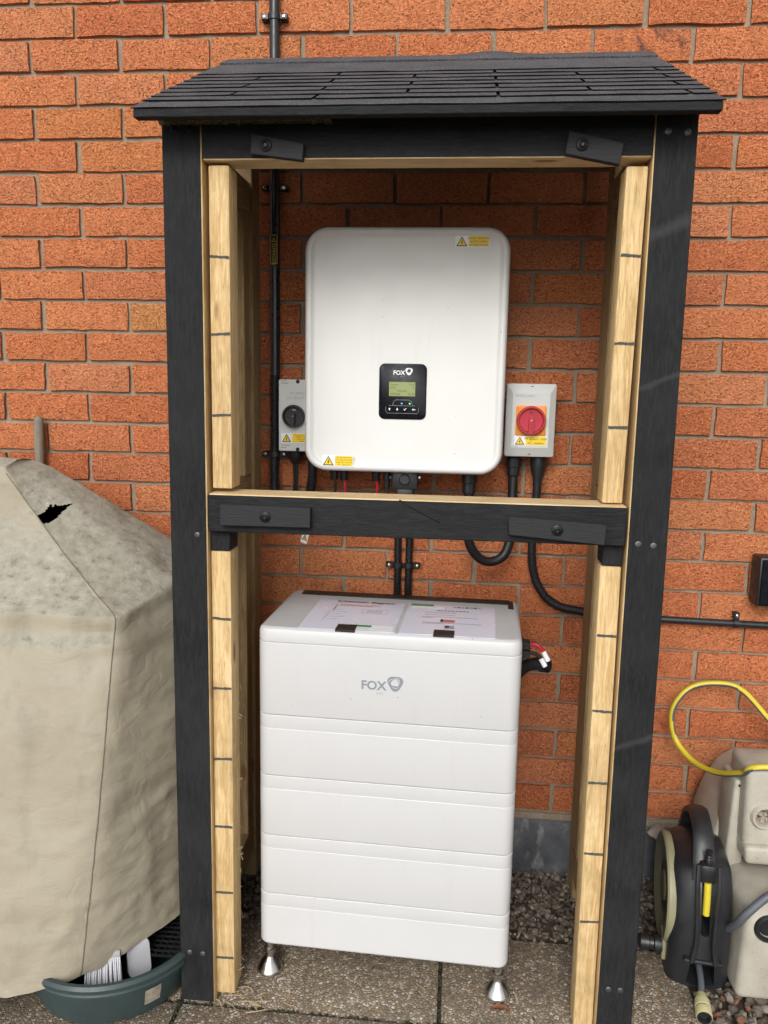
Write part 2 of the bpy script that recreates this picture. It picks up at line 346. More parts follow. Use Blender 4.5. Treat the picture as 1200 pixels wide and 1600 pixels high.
# ================================================================== SETTING
mb = MB(); mb.box(-15, 15, -20, .2, -.3, -.013); g = part('ground', mb, SOIL); g['kind'] = 'structure'
pav = thing('pavement', (.9, -.8, 0), 'brown exposed aggregate paving slabs in front of the brick wall', None)
pav['kind'] = 'structure'
XS = [-1.74, -1.20, -.66, -.12, .42, .958, 1.50]; YS = [-.285, -.562, -1.10, -1.64, -2.2, -2.8]
for j in range(5):
    for i in range(6):
        x0, x1 = XS[i]+.004, XS[i+1]-.004; y1, y0 = YS[j]-.005, YS[j+1]+.005
        mb = MB(); dz = random.uniform(-.002, .001) if j else random.uniform(-.001, .0005)
        mb.box(x0, x1, y0, y1, -.05, dz, 0, .003, 2); part('paving_slab', mb, SLAB, pav)
def stones(name, n, region, mats, size, tone=None, zf=None):
    mb = MB(); tones = []
    for _ in range(n):
        x, y, z = region(); s_ = random.uniform(*size)
        b = bmesh.new(); bmesh.ops.create_icosphere(b, subdivisions=1, radius=1)
        q = Matrix.Rotation(random.uniform(0, 6.3), 4, Vector((random.uniform(-1, 1), random.uniform(-1, 1), random.uniform(-1, 1))).normalized())
        sc = (random.uniform(.8, 1.3), random.uniform(.6, 1), random.uniform(.45, .8))
        for v in b.verts: v.co = q @ Vector([v.co[k]*sc[k]*random.uniform(.78, 1.15) for k in range(3)])*s_ + Vector((x, y, z))
        t = random.random(); tones += [t]*len(b.faces); mb.bm(b)
    me = mb.mesh(name, [mats], 20, (.9, -.1, 0))
    at = me.attributes.new('tone', 'FLOAT', 'FACE'); at.data.foreach_set('value', tones)
    o = link(name, me, None, (.9, -.1, 0)); o['kind'] = 'stuff'; return o
o = stones('gravel', 5200, lambda: (random.uniform(.36, 1.95), random.uniform(-.285, -.004), random.uniform(-.013, .001)), GRAVEL, (.0045, .011))
tag(o, 'grey brown gravel strip between the paving and the foot of the brick wall')
o = stones('loose_stones', 700, lambda: (random.uniform(1.51, 1.95), random.uniform(-.60, -.28), random.uniform(-.012, .003)), GRAVEL, (.006, .014)); tag(o, 'loose grey stones on the ground at the right edge')
o = stones('brick_rubble', 40, lambda: (random.uniform(1.51, 1.85), random.uniform(-.60, -.33), random.uniform(-.008, .004)), CHIP, (.006, .014)); tag(o, 'broken orange brick chips on the ground below the beige container')
# ------------------------------------------------------------------ wall
P0, PITCH = .1645, .0773
wall = thing('brick_wall', (.8, 0, 0), 'orange rough faced brick house wall behind everything', 'wall')
mb = MB(); mb.box(-2.2, 3.4, .011, .12, P0-.006, P0+40*PITCH); part('mortar', mb, MORTAR, wall)
mb = MB(); N = 60
xs = [-2.2+5.6*i/N for i in range(N+1)]
rg = []
for x in xs:
    w1 = .004*noise.noise(Vector((x*6, 0, 0))); w2 = .003*noise.noise(Vector((x*9, 5, 0)))
    rg.append([(x, .10, -.2), (x, -.002+w2, -.2), (x, -.006+w1, .02), (x, -.005+w2, .08), (x, -.004+w1, .132+w2), (x, .004, .142+w2), (x, .10, .142)])
mb.rings(rg, 0); part('plinth', mb, PLINTH, wall)
mb = MB(); mb.box(-2.2, 3.4, .005, .1, .1405, P0-.005, 0, .002); part('mortar_course', mb, MORTAR, wall)
def brick_mesh(w, seed):
    rnd = random.Random(seed); h = PITCH-.0092; nx, nz = 7, 3; mb = MB(); vs = []; fs = []
    for k in range(nz+1):
        for i in range(nx+1):
            e = i in (0, nx) or k in (0, nz)
            x = -w/2+w*i/nx; z = -h/2+h*k/nz
            if i in (0, nx): x += rnd.uniform(-.0022, .0015)*(1 if i else -1)
            else: x += rnd.uniform(-.006, .006)
            if k in (0, nz): z += rnd.uniform(-.0020, .0014)*(1 if k else -1)
            vs.append((x, rnd.uniform(-.0016, .0016)+(.0018 if e else -.0006), z))
    W_ = nx+1
    for k in range(nz):
        for i in range(nx): fs.append([k*W_+i, k*W_+i+1, (k+1)*W_+i+1, (k+1)*W_+i])
    rim = [i for i in range(W_)]+[k*W_+nx for k in range(1, nz+1)]+[nz*W_+i for i in range(nx-1, -1, -1)]+[k*W_ for k in range(nz-1, 0, -1)]
    b = len(vs); vs += [(vs[i][0], .06, vs[i][2]) for i in rim]; n = len(rim)
    for j in range(n): fs.append([rim[(j+1) % n], rim[j], b+j, b+(j+1) % n])
    mb.add(vs, fs); return mb
BM = [brick_mesh(.2155, 100+i) for i in range(12)]
BME = [m.mesh('brick', [BRICK], 50) for m in BM]
extra = MB()
for k in range(40):
    zc = P0+(k+.5)*PITCH; base = 0 if k % 2 else .1125; jit = random.uniform(-.003, .003)
    for i in range(-10, 16):
        xc = base+.225*i+.1125+jit+random.uniform(-.0018, .0018)
        if xc < -2.05 or xc > 3.25: continue
        zz = zc+random.uniform(-.0012, .0012); yy = random.uniform(-.0015, .0015)
        vis = -.30 < xc < 1.92 and k <= 26
        q = random.randrange(12)
        if vis:
            o = link('brick', BME[q], wall, (xc-.8, yy, zz))
            mx = None
            if k == 17 and 1 <= round((xc-.1125-base)/.225) == 1: pass
            if k == 16 and abs(xc-.225) < .12 and xc > .15: mx = BRICK_Y
            if k in (25, 24) and 1.28 < xc < 1.46: mx = BRICK_B
            if mx: o.material_slots[0].link = 'OBJECT'; o.material_slots[0].material = mx
        else: extra.add(BM[q].v, BM[q].f, 0, Matrix.Translation((xc, yy, zz)))
o = part('outer_bricks', extra, BRICK, wall, False, 50); o['kind'] = 'stuff'

# ================================================================== SHELTER
sh = thing('timber_shelter', (.88, -.30, 0), 'black stained timber shelter with a felt shingle roof and an open front', 'shelter')
def tb(x0, x1, y0, y1, z0, z1, face=None, bev=.002, seg=1, M=None):
    mb = MB(); mb.box(x0, x1, y0, y1, z0, z1, 0, bev, seg, M, face); return mb
def screw(x, y, z, parent, r=.006, mat=None):
    mb = MB(); mb.lathe([(r, 0), (r, .0006), (r*.75, .0016), (r*.45, .0017), (r*.4, .0006), (.0001, .0006)], FR(x, y, z), 12); return part('screw', mb, mat or STEELD, parent)
# posts: black outside, raw wood on the cut inner side
lp = part('front_post', tb(.420, .492, -.56, -.487, 0, 1.735, lambda n: 1 if n.x > .7 else 0), [BLK_Z, RAW_Z], sh)
rp = part('front_post', tb(1.2685, 1.339, -.56, -.487, 0, 1.735, lambda n: 1 if n.x < -.7 else 0), [BLK_Z, RAW_Z], sh)
for x, z in ((.442, 1.716), (.470, 1.716), (.472, .992), (.440, .112), (.468, .111)): screw(x, -.560, z, lp, .0055, BOLT if z > 1 else None)
for x, z in ((1.290, 1.706), (1.322, 1.704), (1.288, 1.004), (1.315, 1.002), (1.290, .108), (1.313, .108)): screw(x, -.560, z, rp)
tr = part('top_rail', tb(.4925, 1.268, -.5592, -.497, 1.6655, 1.733, lambda n: 1 if n.z < -.7 else 0), [BLK_X, RAW_X], sh)
mr = part('middle_rail', tb(.496, 1.264, -.566, -.488, 1.0005, 1.0725, lambda n: 1 if n.z > .7 else 0), [BLK_X, RAW_X], sh)
for x0, x1, y in ((.395, .463, -.0), (1.277, 1.345, 0)):
    part('back_post', tb(x0+.005, x1+(.005 if x0 < 1 else -.010), -.12, -.05, 0, 1.92), TREAT_Z, sh)
    for z0, z1 in ((.072, .142), (.993, 1.060), (1.666, 1.733)):
        part('side_rail', tb(x0+.001, x1-.001, -.485, -.1215, z0, z1), TREAT_Y, sh)
    for z0, z1 in ((.1425, .9925), (1.0605, 1.6655)):
        part('stud', tb(x0+.003, x1-.003, -.166, -.1225, z0, z1), TREAT_Z, sh)
    xo = x0-.0135 if x0 < 1 else x1+.0015
    for i in range(12):
        z0 = .06+i*.138
        part('side_board', tb(xo, xo+.012, -.415, -.055, z0, z0+.134, (lambda n: 0 if n.x < 0 else 1) if x0 < 1 else (lambda n: 0 if n.x > 0 else 1)), [BLK_Z, TREAT_Y], sh)
mb = tb(.47, 1.27, -.10, -.055, 1.85, 1.915); part('back_rail', mb, TREAT_Y, sh)
# door stop battens with dark saw marks
def batten(x0, x1, z0, z1, marks, lean=0):
    q = tb(x0, x1, -.545, -.490, z0, z1, None, .003, 2)
    q.v = [(x+lean*(z-z1)+.0012*noise.noise(Vector((x0, z*9, 0))), y+.001*noise.noise(Vector((3, z*7, x0))), z) for x, y, z in q.v]
    o = part('door_stop', q, RAW_Z, sh)
    for z in marks:
        m = MB(); xx0 = x0+lean*(z-z1); n_ = 9; w_ = x1-x0-.003; tl = random.uniform(-.0012, .0012)
        up = [(xx0+.0015+w_*q/n_, z+tl*(q/n_-.5)*2+.0023+random.uniform(-.0007, .0007)) for q in range(n_+1)]; dn = [(xx0+.0015+w_*q/n_, z+tl*(q/n_-.5)*2-.0023+random.uniform(-.0008, .0006)) for q in range(n_, -1, -1)]
        m.prism(dn[::-1]+up[::-1], .5442, .5460, FR(0, 0, 0)); part('saw_mark', m, MARK, o)
MARK = plain('saw_mark_grey', (.07, .068, .062), .9)
batten(.4985, .5365, 1.080, 1.661, (1.503, 1.366, 1.218)); batten(.4935, .5325, .012, .959, (.825, .683, .535, .389, .243, .095), .003)
batten(1.229, 1.2655, 1.075, 1.655, (1.508, 1.359, 1.212), .012); batten(1.226, 1.2645, .002, .958, (.826, .678, .533, .386, .241), -.003)
for x0, x1 in ((.4945, .531), (1.229, 1.2645)): part('painted_block', tb(x0, x1, -.5465, -.490, .9597, .9985), BLK_Z, sh)
# turn buttons
def button(pts, y, sx, sz):
    n = 4; mb = MB(); cx = sum(p[0] for p in pts)/4; cz = sum(p[1] for p in pts)/4
    b = bmesh.new(); vs = [b.verts.new((p[0], y, p[1])) for p in pts]+[b.verts.new((p[0], y-.016, p[1])) for p in pts]
    b.faces.new(vs[:4]); b.faces.new(vs[4:][::-1])
    for i in range(4): b.faces.new((vs[i], vs[4+i], vs[4+(i+1) % 4], vs[(i+1) % 4]))
    bmesh.ops.recalc_face_normals(b, faces=b.faces[:]); bmesh.ops.bevel(b, geom=b.edges[:], offset=.0012, segments=1, affect='EDGES'); mb.bm(b)
    o = part('turn_button', mb, BTN, sh)
    m = MB(); m.lathe([(.0105, 0), (.0105, .0015), (.0085, .0032), (.0066, .0034), (.0062, .0055), (.004, .0068), (.003, .0050), (.0001, .0046)], FR(sx, y-.016, sz), 14); part('screw', m, BOLT, o)
button([(.585, 1.704), (.677, 1.688), (.675, 1.660), (.583, 1.672)], -.5575, .611, 1.685)
button([(1.127, 1.705), (1.217, 1.684), (1.213, 1.650), (1.121, 1.668)], -.5575, 1.149, 1.682)
button([(.524, 1.055), (.693, 1.054), (.693, 1.017), (.523, 1.016)], -.5675, .609, 1.035)
button([(1.053, 1.050), (1.226, 1.041), (1.225, 1.004), (1.055, 1.017)], -.5675, 1.140, 1.029)
# a lifted splinter on the middle rail
mb = MB(); mb.tube(spline([(.855, -.5668, 1.072), (.885, -.568, 1.056), (.93, -.5672, 1.034)], 5), .0016, 5); part('splinter', mb, BLK_X, sh)
# roof
E0 = Vector((0, -.630, 1.7300)); E1 = Vector((0, -.052, 2.017)); SL = (E1-E0); SLn = SL.normalized(); UPn = Vector((0, -SLn.z, SLn.y))
def roofp(x, s_, h): p = E0+SLn*s_+UPn*h; return (x, p.y, p.z)
LEN = SL.length
mb = MB(); mb.add([roofp(x, s_, h) for x in (.397, 1.357) for s_ in (.006, LEN-.004) for h in (-.013, -.001)], [[0, 1, 3, 2], [4, 6, 7, 5], [0, 4, 5, 1], [2, 3, 7, 6], [1, 5, 7, 3], [0, 2, 6, 4]]); part('roof_deck', mb, BLK_X, sh)
part('fascia', tb(.399, 1.355, -.634, -.614, 1.7140, 1.7285, None, .0015), BLK_X, sh)
def tab(x0, x1, s0, s1, h0, h1, n=6):
    mb = MB(); vs = []; rnd = random.Random(int(x0*997+s0*7919))
    for i in range(n+1):
        x = x0+(x1-x0)*i/n; j = rnd.uniform(-.0012, .0012); hj = rnd.uniform(-.0004, .0007)
        vs += [roofp(x, s0+j, h0+hj), roofp(x, s0+j, h0+hj+.0019), roofp(x, s1, h1+.0016), roofp(x, s1, h1)]
    fs = []
    for i in range(n):
        a, b = i*4, i*4+4
        for k in range(4): fs.append([a+k, b+k, b+(k+1) % 4, a+(k+1) % 4])
    fs += [[0, 1, 2, 3][::-1], [n*4+k for k in range(4)]]
    b = bmesh.new(); bv = [b.verts.new(v) for v in vs]
    for q in fs: b.faces.new([bv[k] for k in q])
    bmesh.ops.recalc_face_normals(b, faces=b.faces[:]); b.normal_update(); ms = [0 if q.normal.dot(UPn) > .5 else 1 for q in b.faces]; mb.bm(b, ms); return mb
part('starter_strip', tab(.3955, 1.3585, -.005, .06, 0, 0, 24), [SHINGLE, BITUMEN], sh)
EXP = .0492
for rw in range(7):
    s0 = .050+rw*EXP; off = (0 if rw % 2 else .1556)
    x = .391-(.311-.170)+ (off if off else 0)
    cuts = [c for c in [.391+.149+off-.311+.311*i for i in range(6)] if .45 < c < 1.34]
    ed = [.396]+cuts+[1.358]
    for a, b_ in zip(ed[:-1], ed[1:]):
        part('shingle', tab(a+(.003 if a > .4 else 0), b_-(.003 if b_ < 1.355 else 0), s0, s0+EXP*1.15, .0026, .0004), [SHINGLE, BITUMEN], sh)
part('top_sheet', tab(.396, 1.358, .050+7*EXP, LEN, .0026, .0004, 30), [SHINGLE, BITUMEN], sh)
mb = MB(); rg = []
for i in range(41):
    x = .396+.962*i/40; bmp = .007*math.exp(-((x-1.0)/.05)**2)+.0015*noise.noise(Vector((x*11, 0, 0)))
    rg.append([roofp(x, LEN-.075, .0062), roofp(x, LEN+.004, .006+bmp), (x, -.038, 2.016+bmp), (x, -.038, 1.995), roofp(x, LEN, -.002), roofp(x, LEN-.075, .0035)])
mb.rings(rg, 0); part('ridge_strip', mb, SHINGLE, sh)
mb = MB(); nx = 60; vs = []; fs = []
for i in range(nx+1):
    for k in range(4):
        x = .428+.30*i/nx; t = k/3
        vs.append((x, -.570-.030*t+.004*noise.noise(Vector((x*60, k*3, 1))), 1.7205-.005*math.sin(t*3.1)*max(0, -.2+2.2*noise.noise(Vector((x*22, 0, 7))))+.003*noise.noise(Vector((x*90, k*2, 3)))))
for i in range(nx):
    for k in range(3): fs.append([i*4+k, i*4+k+1, (i+1)*4+k+1, (i+1)*4+k])
mb.add(vs, fs); part('crumpled_film', mb, FILM, sh, False, 20)

# ================================================================== LABEL GRAPHICS (one flat printed sticker = one mesh)
ST = [LABW, YEL, PRINT]
def sticker(name, x0, x1, z0, z1, y, lines, parent, fs_=None):
    """white vinyl with a warning triangle and a yellow text panel, facing the camera"""
    mb = MB(); h = z1-z0; w = x1-x0
    mb.box(x0, x1, y-.0006, y, z0, z1, 0)
    F = FR(0, y-.0006, 0)
    t = h*.88; cx = x0+h*.58; b = z0+h*.08
    tri = lambda s_, e: [(cx-t*.56*s_, b+e), (cx+t*.56*s_, b+e), (cx, b+e+t*.95*s_)]
    mb.prism(tri(1, 0), .0, .0003, F, 2); mb.prism(tri(.74, t*.095), .0003, .0005, F, 1)
    q = t*.5; mb.prism([(cx+.06*q, b+.95*q+.12*t), (cx-.20*q, b+.40*q+.1*t), (cx-.02*q, b+.42*q+.1*t), (cx-.10*q, b+.0*q+.12*t), (cx+.22*q, b+.56*q+.1*t), (cx+.04*q, b+.55*q+.1*t), (cx+.2*q, b+.95*q+.12*t)], .0005, .0007, F, 2)
    px0 = x0+h*1.18
    mb.box(px0, x1-h*.06, y-.0009, y-.0006, z0+h*.07, z1-h*.07, 1)
    n = len(lines); fs_ = fs_ or h*.86/n*.78
    for i, s_ in enumerate(lines):
        mb.text(s_, fs_, FR((px0+x1-h*.06)/2, y-.0011, z1-h*.07-h*.86*(i+.78)/n), 2, 0, 'CENTER')
    return part(name, mb, ST, parent)
def logo(mb, x, y, z, k, m, ess=True, mess=None):
    """FOX ESS word mark with its looped ring; k = cap height"""
    mb.text('FOX', k*1.38, FR(x, y, z), m, k*.035, 'LEFT', 1.0)
    if ess: mb.text('ESS', k*.42, FR(x+k*1.72, y, z-k*.55), m if mess is None else mess, 0, 'LEFT', 1.35)
    cx, cz = x+k*3.75, z+k*.85
    def blob(s_, a0, ph):
        return [(cx+s_*k*(1+.12*math.cos(3*(a+ph)))*math.cos(a)*.98, cz+s_*k*(1+.12*math.cos(3*(a+ph)))*math.sin(a)) for a in [2*math.pi*i/36 for i in range(36)]]
    def ring(o_, i_, h):
        n = 36; vs = [(p[0], p[1], h) for p in o_]+[(p[0], p[1], h) for p in i_]
        mb.add(vs, [[j, (j+1) % n, n+(j+1) % n, n+j] for j in range(n)], m, FR(0, y, 0))
    ob = blob(.84, 0, 1.57); ib = blob(.60, 0, 1.2); ib2 = [(p[0]-.08*k, p[1]+.04*k) for p in ib]
    ring(ob, ib2, .0)
    o2 = [(p[0]-.10*k, p[1]+.03*k) for p in blob(.545, 0, 1.0)]; i2 = [(p[0]-.04*k, p[1]+.05*k) for p in blob(.42, 0, .7)]
    ring(o2, i2, .0)

# ================================================================== INVERTER
IX, IZ = .8325, 1.3525
iv = thing('solar_inverter', (IX, -.02, 1.083), 'large white rounded inverter box with a black display mounted on the brick wall', 'inverter')
def yr(w, h, r, y): return [(IX+a, y, IZ+b) for a, b in rrect(w, h, r, 8)]
mb = MB(); mb.rings([yr(.40, .48, .03, -.001), yr(.40, .48, .03, -.10)], 0); part('rear_housing', mb, BLACKP, iv)
mb = MB(); prof = [(-.098, .006), (-.100, .001), (-.108, 0), (-.183, 0), (-.1885, .0005), (-.193, .0018), (-.1965, .004), (-.1988, .0066), (-.1998, .0092), (-.2000, .0120), (-.1996, .0140), (-.1985, .0155), (-.1948, .0195), (-.1938, .0212), (-.1933, .0232), (-.1932, .0270)]
w0, h0, r_ = .453, .541, .052
mb.rings([yr(w0-2*i, h0-2*i, r_-i, y) for y, i in prof], 0); part('front_cover', mb, WHITE2, iv, False, 30)
DY = -.1932
mb = MB(); mb.rings([[(.8305+a, y, 1.2660+b) for a, b in rrect(.107-2*i, .124-2*i, .013, 5)] for y, i in ((DY, 0), (DY-.0022, 0), (DY-.003, .0008))], 0)
dp = part('display_panel', mb, BLACKG, iv)
y = DY-.0033
mb = MB(); logo(mb, .8083, y, 1.3035, .0095, 0, True, 1); part('logo', mb, [WPRINT, PRINTG], dp)
mb = MB(); mb.box(.7995, .8590, y-.0006, DY-.002, 1.2555, 1.2875, 0, .0006); F = lambda x, z: FR(x, y-.0009, z)
for s_, xx, zz, al in (('Power', .8025, 1.2795, 'LEFT'), ('0 W', .8570, 1.2795, 'RIGHT'), ('SOC', .8025, 1.2725, 'LEFT'), ('%', .8570, 1.2725, 'RIGHT'), ('Normal', .829, 1.2655, 'CENTER'), ('2023-06', .8025, 1.2585, 'LEFT'), ('12:30', .8570, 1.2585, 'RIGHT')):
    mb.text(s_, .0068, F(xx, zz), 1, 0, al)
part('screen', mb, [LCD, plain('lcd_ink', (.06, .07, .03), .5)], dp)
mb = MB()
def outline(pts, th, m=0):
    mb.tube([(a, y+.0002, b) for a, b in pts], th, 4, m, False)
outline([(.8085, 1.2345), (.8105, 1.244), (.8155, 1.2475), (.8455, 1.2475), (.8515, 1.244), (.853, 1.2345)], .0005); outline([(.800, 1.2345), (.859, 1.2345)], .0004)
outline([(.793, 1.231), (.793, 1.222), (.796, 1.2175), (.864, 1.2175), (.867, 1.222), (.867, 1.231)], .0004)
for ax, ud in ((.8015, 1), (.819, -1)):
    mb.prism([(ax-.0027, 1.2265), (ax+.0027, 1.2265), (ax, 1.2265+.0034*ud)], 0, .0003, FR(0, y, 0), 1); mb.prism([(ax-.0009, 1.2265-.003*ud), (ax+.0009, 1.2265-.003*ud), (ax+.0009, 1.2265), (ax-.0009, 1.2265)], 0, .0003, FR(0, y, 0), 1)
mb.prism([(.8335, 1.2268), (.8355, 1.2235), (.8400, 1.2290), (.8388, 1.2298), (.8356, 1.2258), (.8345, 1.2276)], 0, .0003, FR(0, y, 0), 1)
mb.prism([(.8525, 1.2262), (.8552, 1.2288), (.8552, 1.2270), (.8600, 1.2270), (.8600, 1.2254), (.8552, 1.2254), (.8552, 1.2236)], 0, .0003, FR(0, y, 0), 1)
part('button_marks', mb, [PRINTG, WPRINT], dp)
for x, m in ((.829, LED_B), (.847, LED_G)):
    mb = MB(); mb.lathe([(.0017, 0), (.0016, .0006), (.0001, .0009)], FR(x, y, 1.2395), 10); part('indicator_light', mb, m, dp)
sticker('warning_label', .6485, .7215, 1.0935, 1.1195, -.2006, ['Do not disconnect', 'D.C. plugs and sockets', 'under load - turn off', 'A.C. supply first'], iv)
sticker('warning_label', .938, 1.0125, 1.5795, 1.6045, -.1942, ['Inverter - isolate A.C.', 'and D.C. before', 'carrying out work'], iv)
def gland(x, y, z0, z1, r, parent, name='cable_gland', nut=True, n=12, mat=None):
    mb = MB(); h = z1-z0
    mb.lathe([(r*.72, 0), (r*.85, h*.08), (r*.85, h*.42), (r, h*.45), (r, h*.86), (r*.9, h*.9), (r*.9, h)], Matrix.Translation((x, y, z0)), n); return part(name, mb, mat or BLACKP, parent, False, 25)
for x in (.6665, .6895, .7665): 
    o = gland(x, -.13, 1.054, 1.090, .0105, iv, 'connector')
    m = MB(); m.tube([(x+.001, -.133, 1.056), (x+.005, -.135, 1.046), (x+.003, -.130, 1.030), (x+.002, -.128, 1.004)], .0030, 7); part('wire_tail', m, RED if x > .68 else BLACKR, o)
o = gland(.7925, -.13, 1.036, 1.084, .0085, iv, 'connector')
mb = MB(); mb.box(.807, .868, -.165, -.08, 1.040, 1.0875, 0, .006, 2); mb.box(.818, .857, -.158, -.09, 1.000, 1.046, 0, .004, 2); mb.lathe([(.013, 0), (.013, .004), (.011, .006)], FR(.8375, -.165, 1.064), 16); part('connector_block', mb, BLACKP, iv)
screw(.871, -.150, 1.067, iv, .004, STEEL); screw(.803, -.150, 1.066, iv, .004, STEELD)
gland(.988, -.12, 1.028, 1.090, .0185, iv)
screw(.915, -.03, 1.052, iv, .003)

# ================================================================== ISOLATORS
ir = thing('isolator_switch', (1.128, -.001, 1.117), 'pale grey isolator box with a red rotary knob on an orange plate', 'isolator', 0, 'isolator switches beside the inverter')
cx, cz = 1.1275, 1.2035
def rc(w, h, r, y): return [(cx+a, y, cz+b) for a, b in rrect(w, h, r, 4)]
mb = MB(); mb.rings([rc(.111, .166, .006, -.001), rc(.113, .168, .006, -.052)], 0); part('back_box', mb, GREYP, ir)
mb = MB(); mb.rings([rc(.114, .170, .005, -.0535), rc(.117, .173, .005, -.056), rc(.117, .173, .005, -.074), rc(.115, .171, .005, -.077), rc(.086, .128, .004, -.0885), rc(.084, .126, .004, -.0885)], 0)
ld = part('lid', mb, GREYP, ir, False, 12)
for z in (1.2805, 1.1265):
    mb = MB(); mb.lathe([(.0042, 0), (.0042, .0012), (.0028, .0012), (.0025, .0004), (.0001, .0004)], FR(cx+.001, -.0795, z), 12); part('screw', mb, BOLT, ld)
mb = MB(); mb.text('TIMEGUARD', .0082, FR(1.0885, -.0888, 1.2580), 0); mb.text('IP65', .0065, FR(1.088, -.0888, 1.1355 if False else 1.1405), 0); part('lettering', mb, PRINTG, ld)
mb = MB(); mb.rings([[(1.1275+a, y, 1.2035+b) for a, b in rrect(w, w, .004, 3)] for y, w in ((-.0885, .0705), (-.0915, .0705), (-.0922, .069))], 0); part('backing_plate', mb, ORANGE, ir)
def knob(x, y, z, r, m, parent, ang=0):
    mb = MB(); K = FR(x, y, z) @ Matrix.Rotation(ang, 4, 'Z')
    mb.lathe([(r*.98, 0), (r, .003), (r, .012), (r*.96, .0145), (r*.86, .0145), (r*.82, .012), (r*.81, .0055), (r*.30, .005)], K, 36)
    mb.prism([(-r*.17, -r*.95), (r*.17, -r*.95), (r*.17, r*.12), (r*.10, r*.26), (-r*.10, r*.26), (-r*.17, r*.12)], .004, .0185, K); 
    o = part('knob', mb, m, parent, False, 35)
    s_ = MB(); s_.lathe([(.0022, 0), (.0018, .0006), (.0001, .0007)], K @ Matrix.Translation((0, 0, .0185)), 8); part('screw', s_, STEEL, o)
    s_ = MB(); s_.box(-.004, .004, .0, .001, 0, .003, 0, 0, 1, K @ Matrix.Translation((0, r*.60, .0055)) @ Matrix.Rotation(R(90), 4, 'X')); part('lock_slot', s_, BLACKP if m is RED else PRINTG, o)
knob(1.1275, -.0922, 1.2045, .0335, RED, ir)
sticker('warning_label', 1.0905, 1.1665, 1.1445, 1.1675, -.0892, ['PV system - main', 'A.C. isolator'], ir, .0075)
il = thing('isolator_switch', (.566, -.001, 1.115), 'grey isolator box with a black rotary knob half hidden behind the inverter', 'isolator', 0, 'isolator switches beside the inverter')
cx, cz = .5675, 1.2025
mb = MB(); mb.rings([[(cx+a, y, cz+b) for a, b in rrect(w, h, .004, 3)] for y, w, h in ((-.001, .092, .170), (-.072, .095, .174), (-.078, .095, .174), (-.08, .092, .171))], 0)
bd = part('body', mb, GREYP, il)
for z in (1.2845, 1.1205):
    mb = MB(); mb.lathe([(.0048, 0), (.0048, .0006), (.0001, .0007)], FR(cx, -.08, z), 14); part('screw', mb, BOLT, bd)
mb = MB(); mb.text('PV ARRAY', .0085, FR(.5685, -.0803, 1.2535), 0, 0, 'CENTER'); mb.text('DC ISOLATOR', .0085, FR(.5685, -.0803, 1.2425), 0, 0, 'CENTER')
for a, b, z in ((.526, .540, 1.2845), (.526, .544, 1.279), (.526, .548, 1.1285), (.526, .540, 1.123)): mb.box(a, b, -.0804, -.08, z, z+.0022, 0)
part('lettering', mb, PRINTG, bd)
knob(.5585, -.08, 1.2015, .0275, BLACKP, il, R(-4))
sticker('warning_label', .5265, .6045, 1.1365, 1.1600, -.0806, ['PV array D.C. isolator', 'Danger - contains', 'live parts during', 'daylight'], il)

# ================================================================== CONDUITS AND CABLES
def corr(i_, r, amp=.12): return r*(1+amp*(1 if i_ % 4 < 2 else -1))
def corrugated(mb, pts, r, m=0, n=10):
    P = spline(pts, 40); L = [0]
    for a, b in zip(P[:-1], P[1:]): L.append(L[-1]+(b-a).length)
    k = int(L[-1]/.0011); Q = []; j = 0
    for i in range(k+1):
        s_ = L[-1]*i/k
        while j < len(L)-2 and L[j+1] < s_: j += 1
        t = (s_-L[j])/max(L[j+1]-L[j], 1e-9); Q.append(P[j].lerp(P[j+1], t))
    mb.tube(Q, r, n, m, True, lambda t, i: corr(i, r))
def saddle(x, y, z, r, parent, name='clip', vertical=True, ears=(1, -1), my=0):
    """two eared saddle clip round a pipe"""
    mb = MB(); a0 = [R(v) for v in range(0, 181, 15)]; w = .0065
    def pt(q, ang, ww):
        u, d_ = q*math.cos(ang), q*math.sin(ang)
        return (x+u, y-d_, z+ww) if vertical else (x+ww, y-d_, z+u)
    rg = [[pt(r+.0002, a, -w), pt(r+.0028, a, -w), pt(r+.0028, a, w), pt(r+.0002, a, w)] for a in a0]
    mb.rings(rg, 0)
    for e in ears:
        c = r+.0105
        if vertical: mb.box(x+e*c-.009, x+e*c+.009, y-.006, -.0012, z-w, z+w, 0, .0015)
        else: mb.box(x-w, x+w, y-.006, -.0012, z+e*c-.009, z+e*c+.009, 0, .0015)
    o = part(name, mb, BLACKP, parent)
    for e in ears:
        c = r+.0115
        screw(x+(e*c if vertical else 0), y-.006, z+(0 if vertical else e*c), o, .0042, STEEL)
    return o
cv = thing('conduit', (.497, -.016, 1.04), 'black vertical conduit running up the wall past the roof with a danger label', 'conduit')
mb = MB(); mb.tube([(.4975, -.017, z) for z in (1.285, 1.6, 2.0, 3.2)], .0118, 18); part('pipe', mb, CONDUIT, cv)
mb = MB(); corrugated(mb, [(.4975, -.0205, 1.30), (.4975, -.0205, 1.15), (.4965, -.024, 1.06), (.502, -.03, 1.0), (.54, -.04, .975), (.62, -.05, .978), (.6665, -.10, .985), (.6665, -.13, 1.006)], .0115); part('corrugated_sleeve', mb, BLACKP, cv)
for z in (2.126, 1.745): saddle(.4975, -.017, z, .0118, cv)
saddle(.4975, -.022, 1.103, .0125, cv)
mb = MB(); rg = []
for zz in (1.564, 1.637):
    rg.append([(.4975+.0123*math.sin(R(a)), -.017-.0123*math.cos(R(a)), zz) for a in range(-62, 63, 6)])
mb.add([p for q in rg for p in q], [[i, i+1, len(rg[0])+i+1, len(rg[0])+i] for i in range(len(rg[0])-1)], 0)
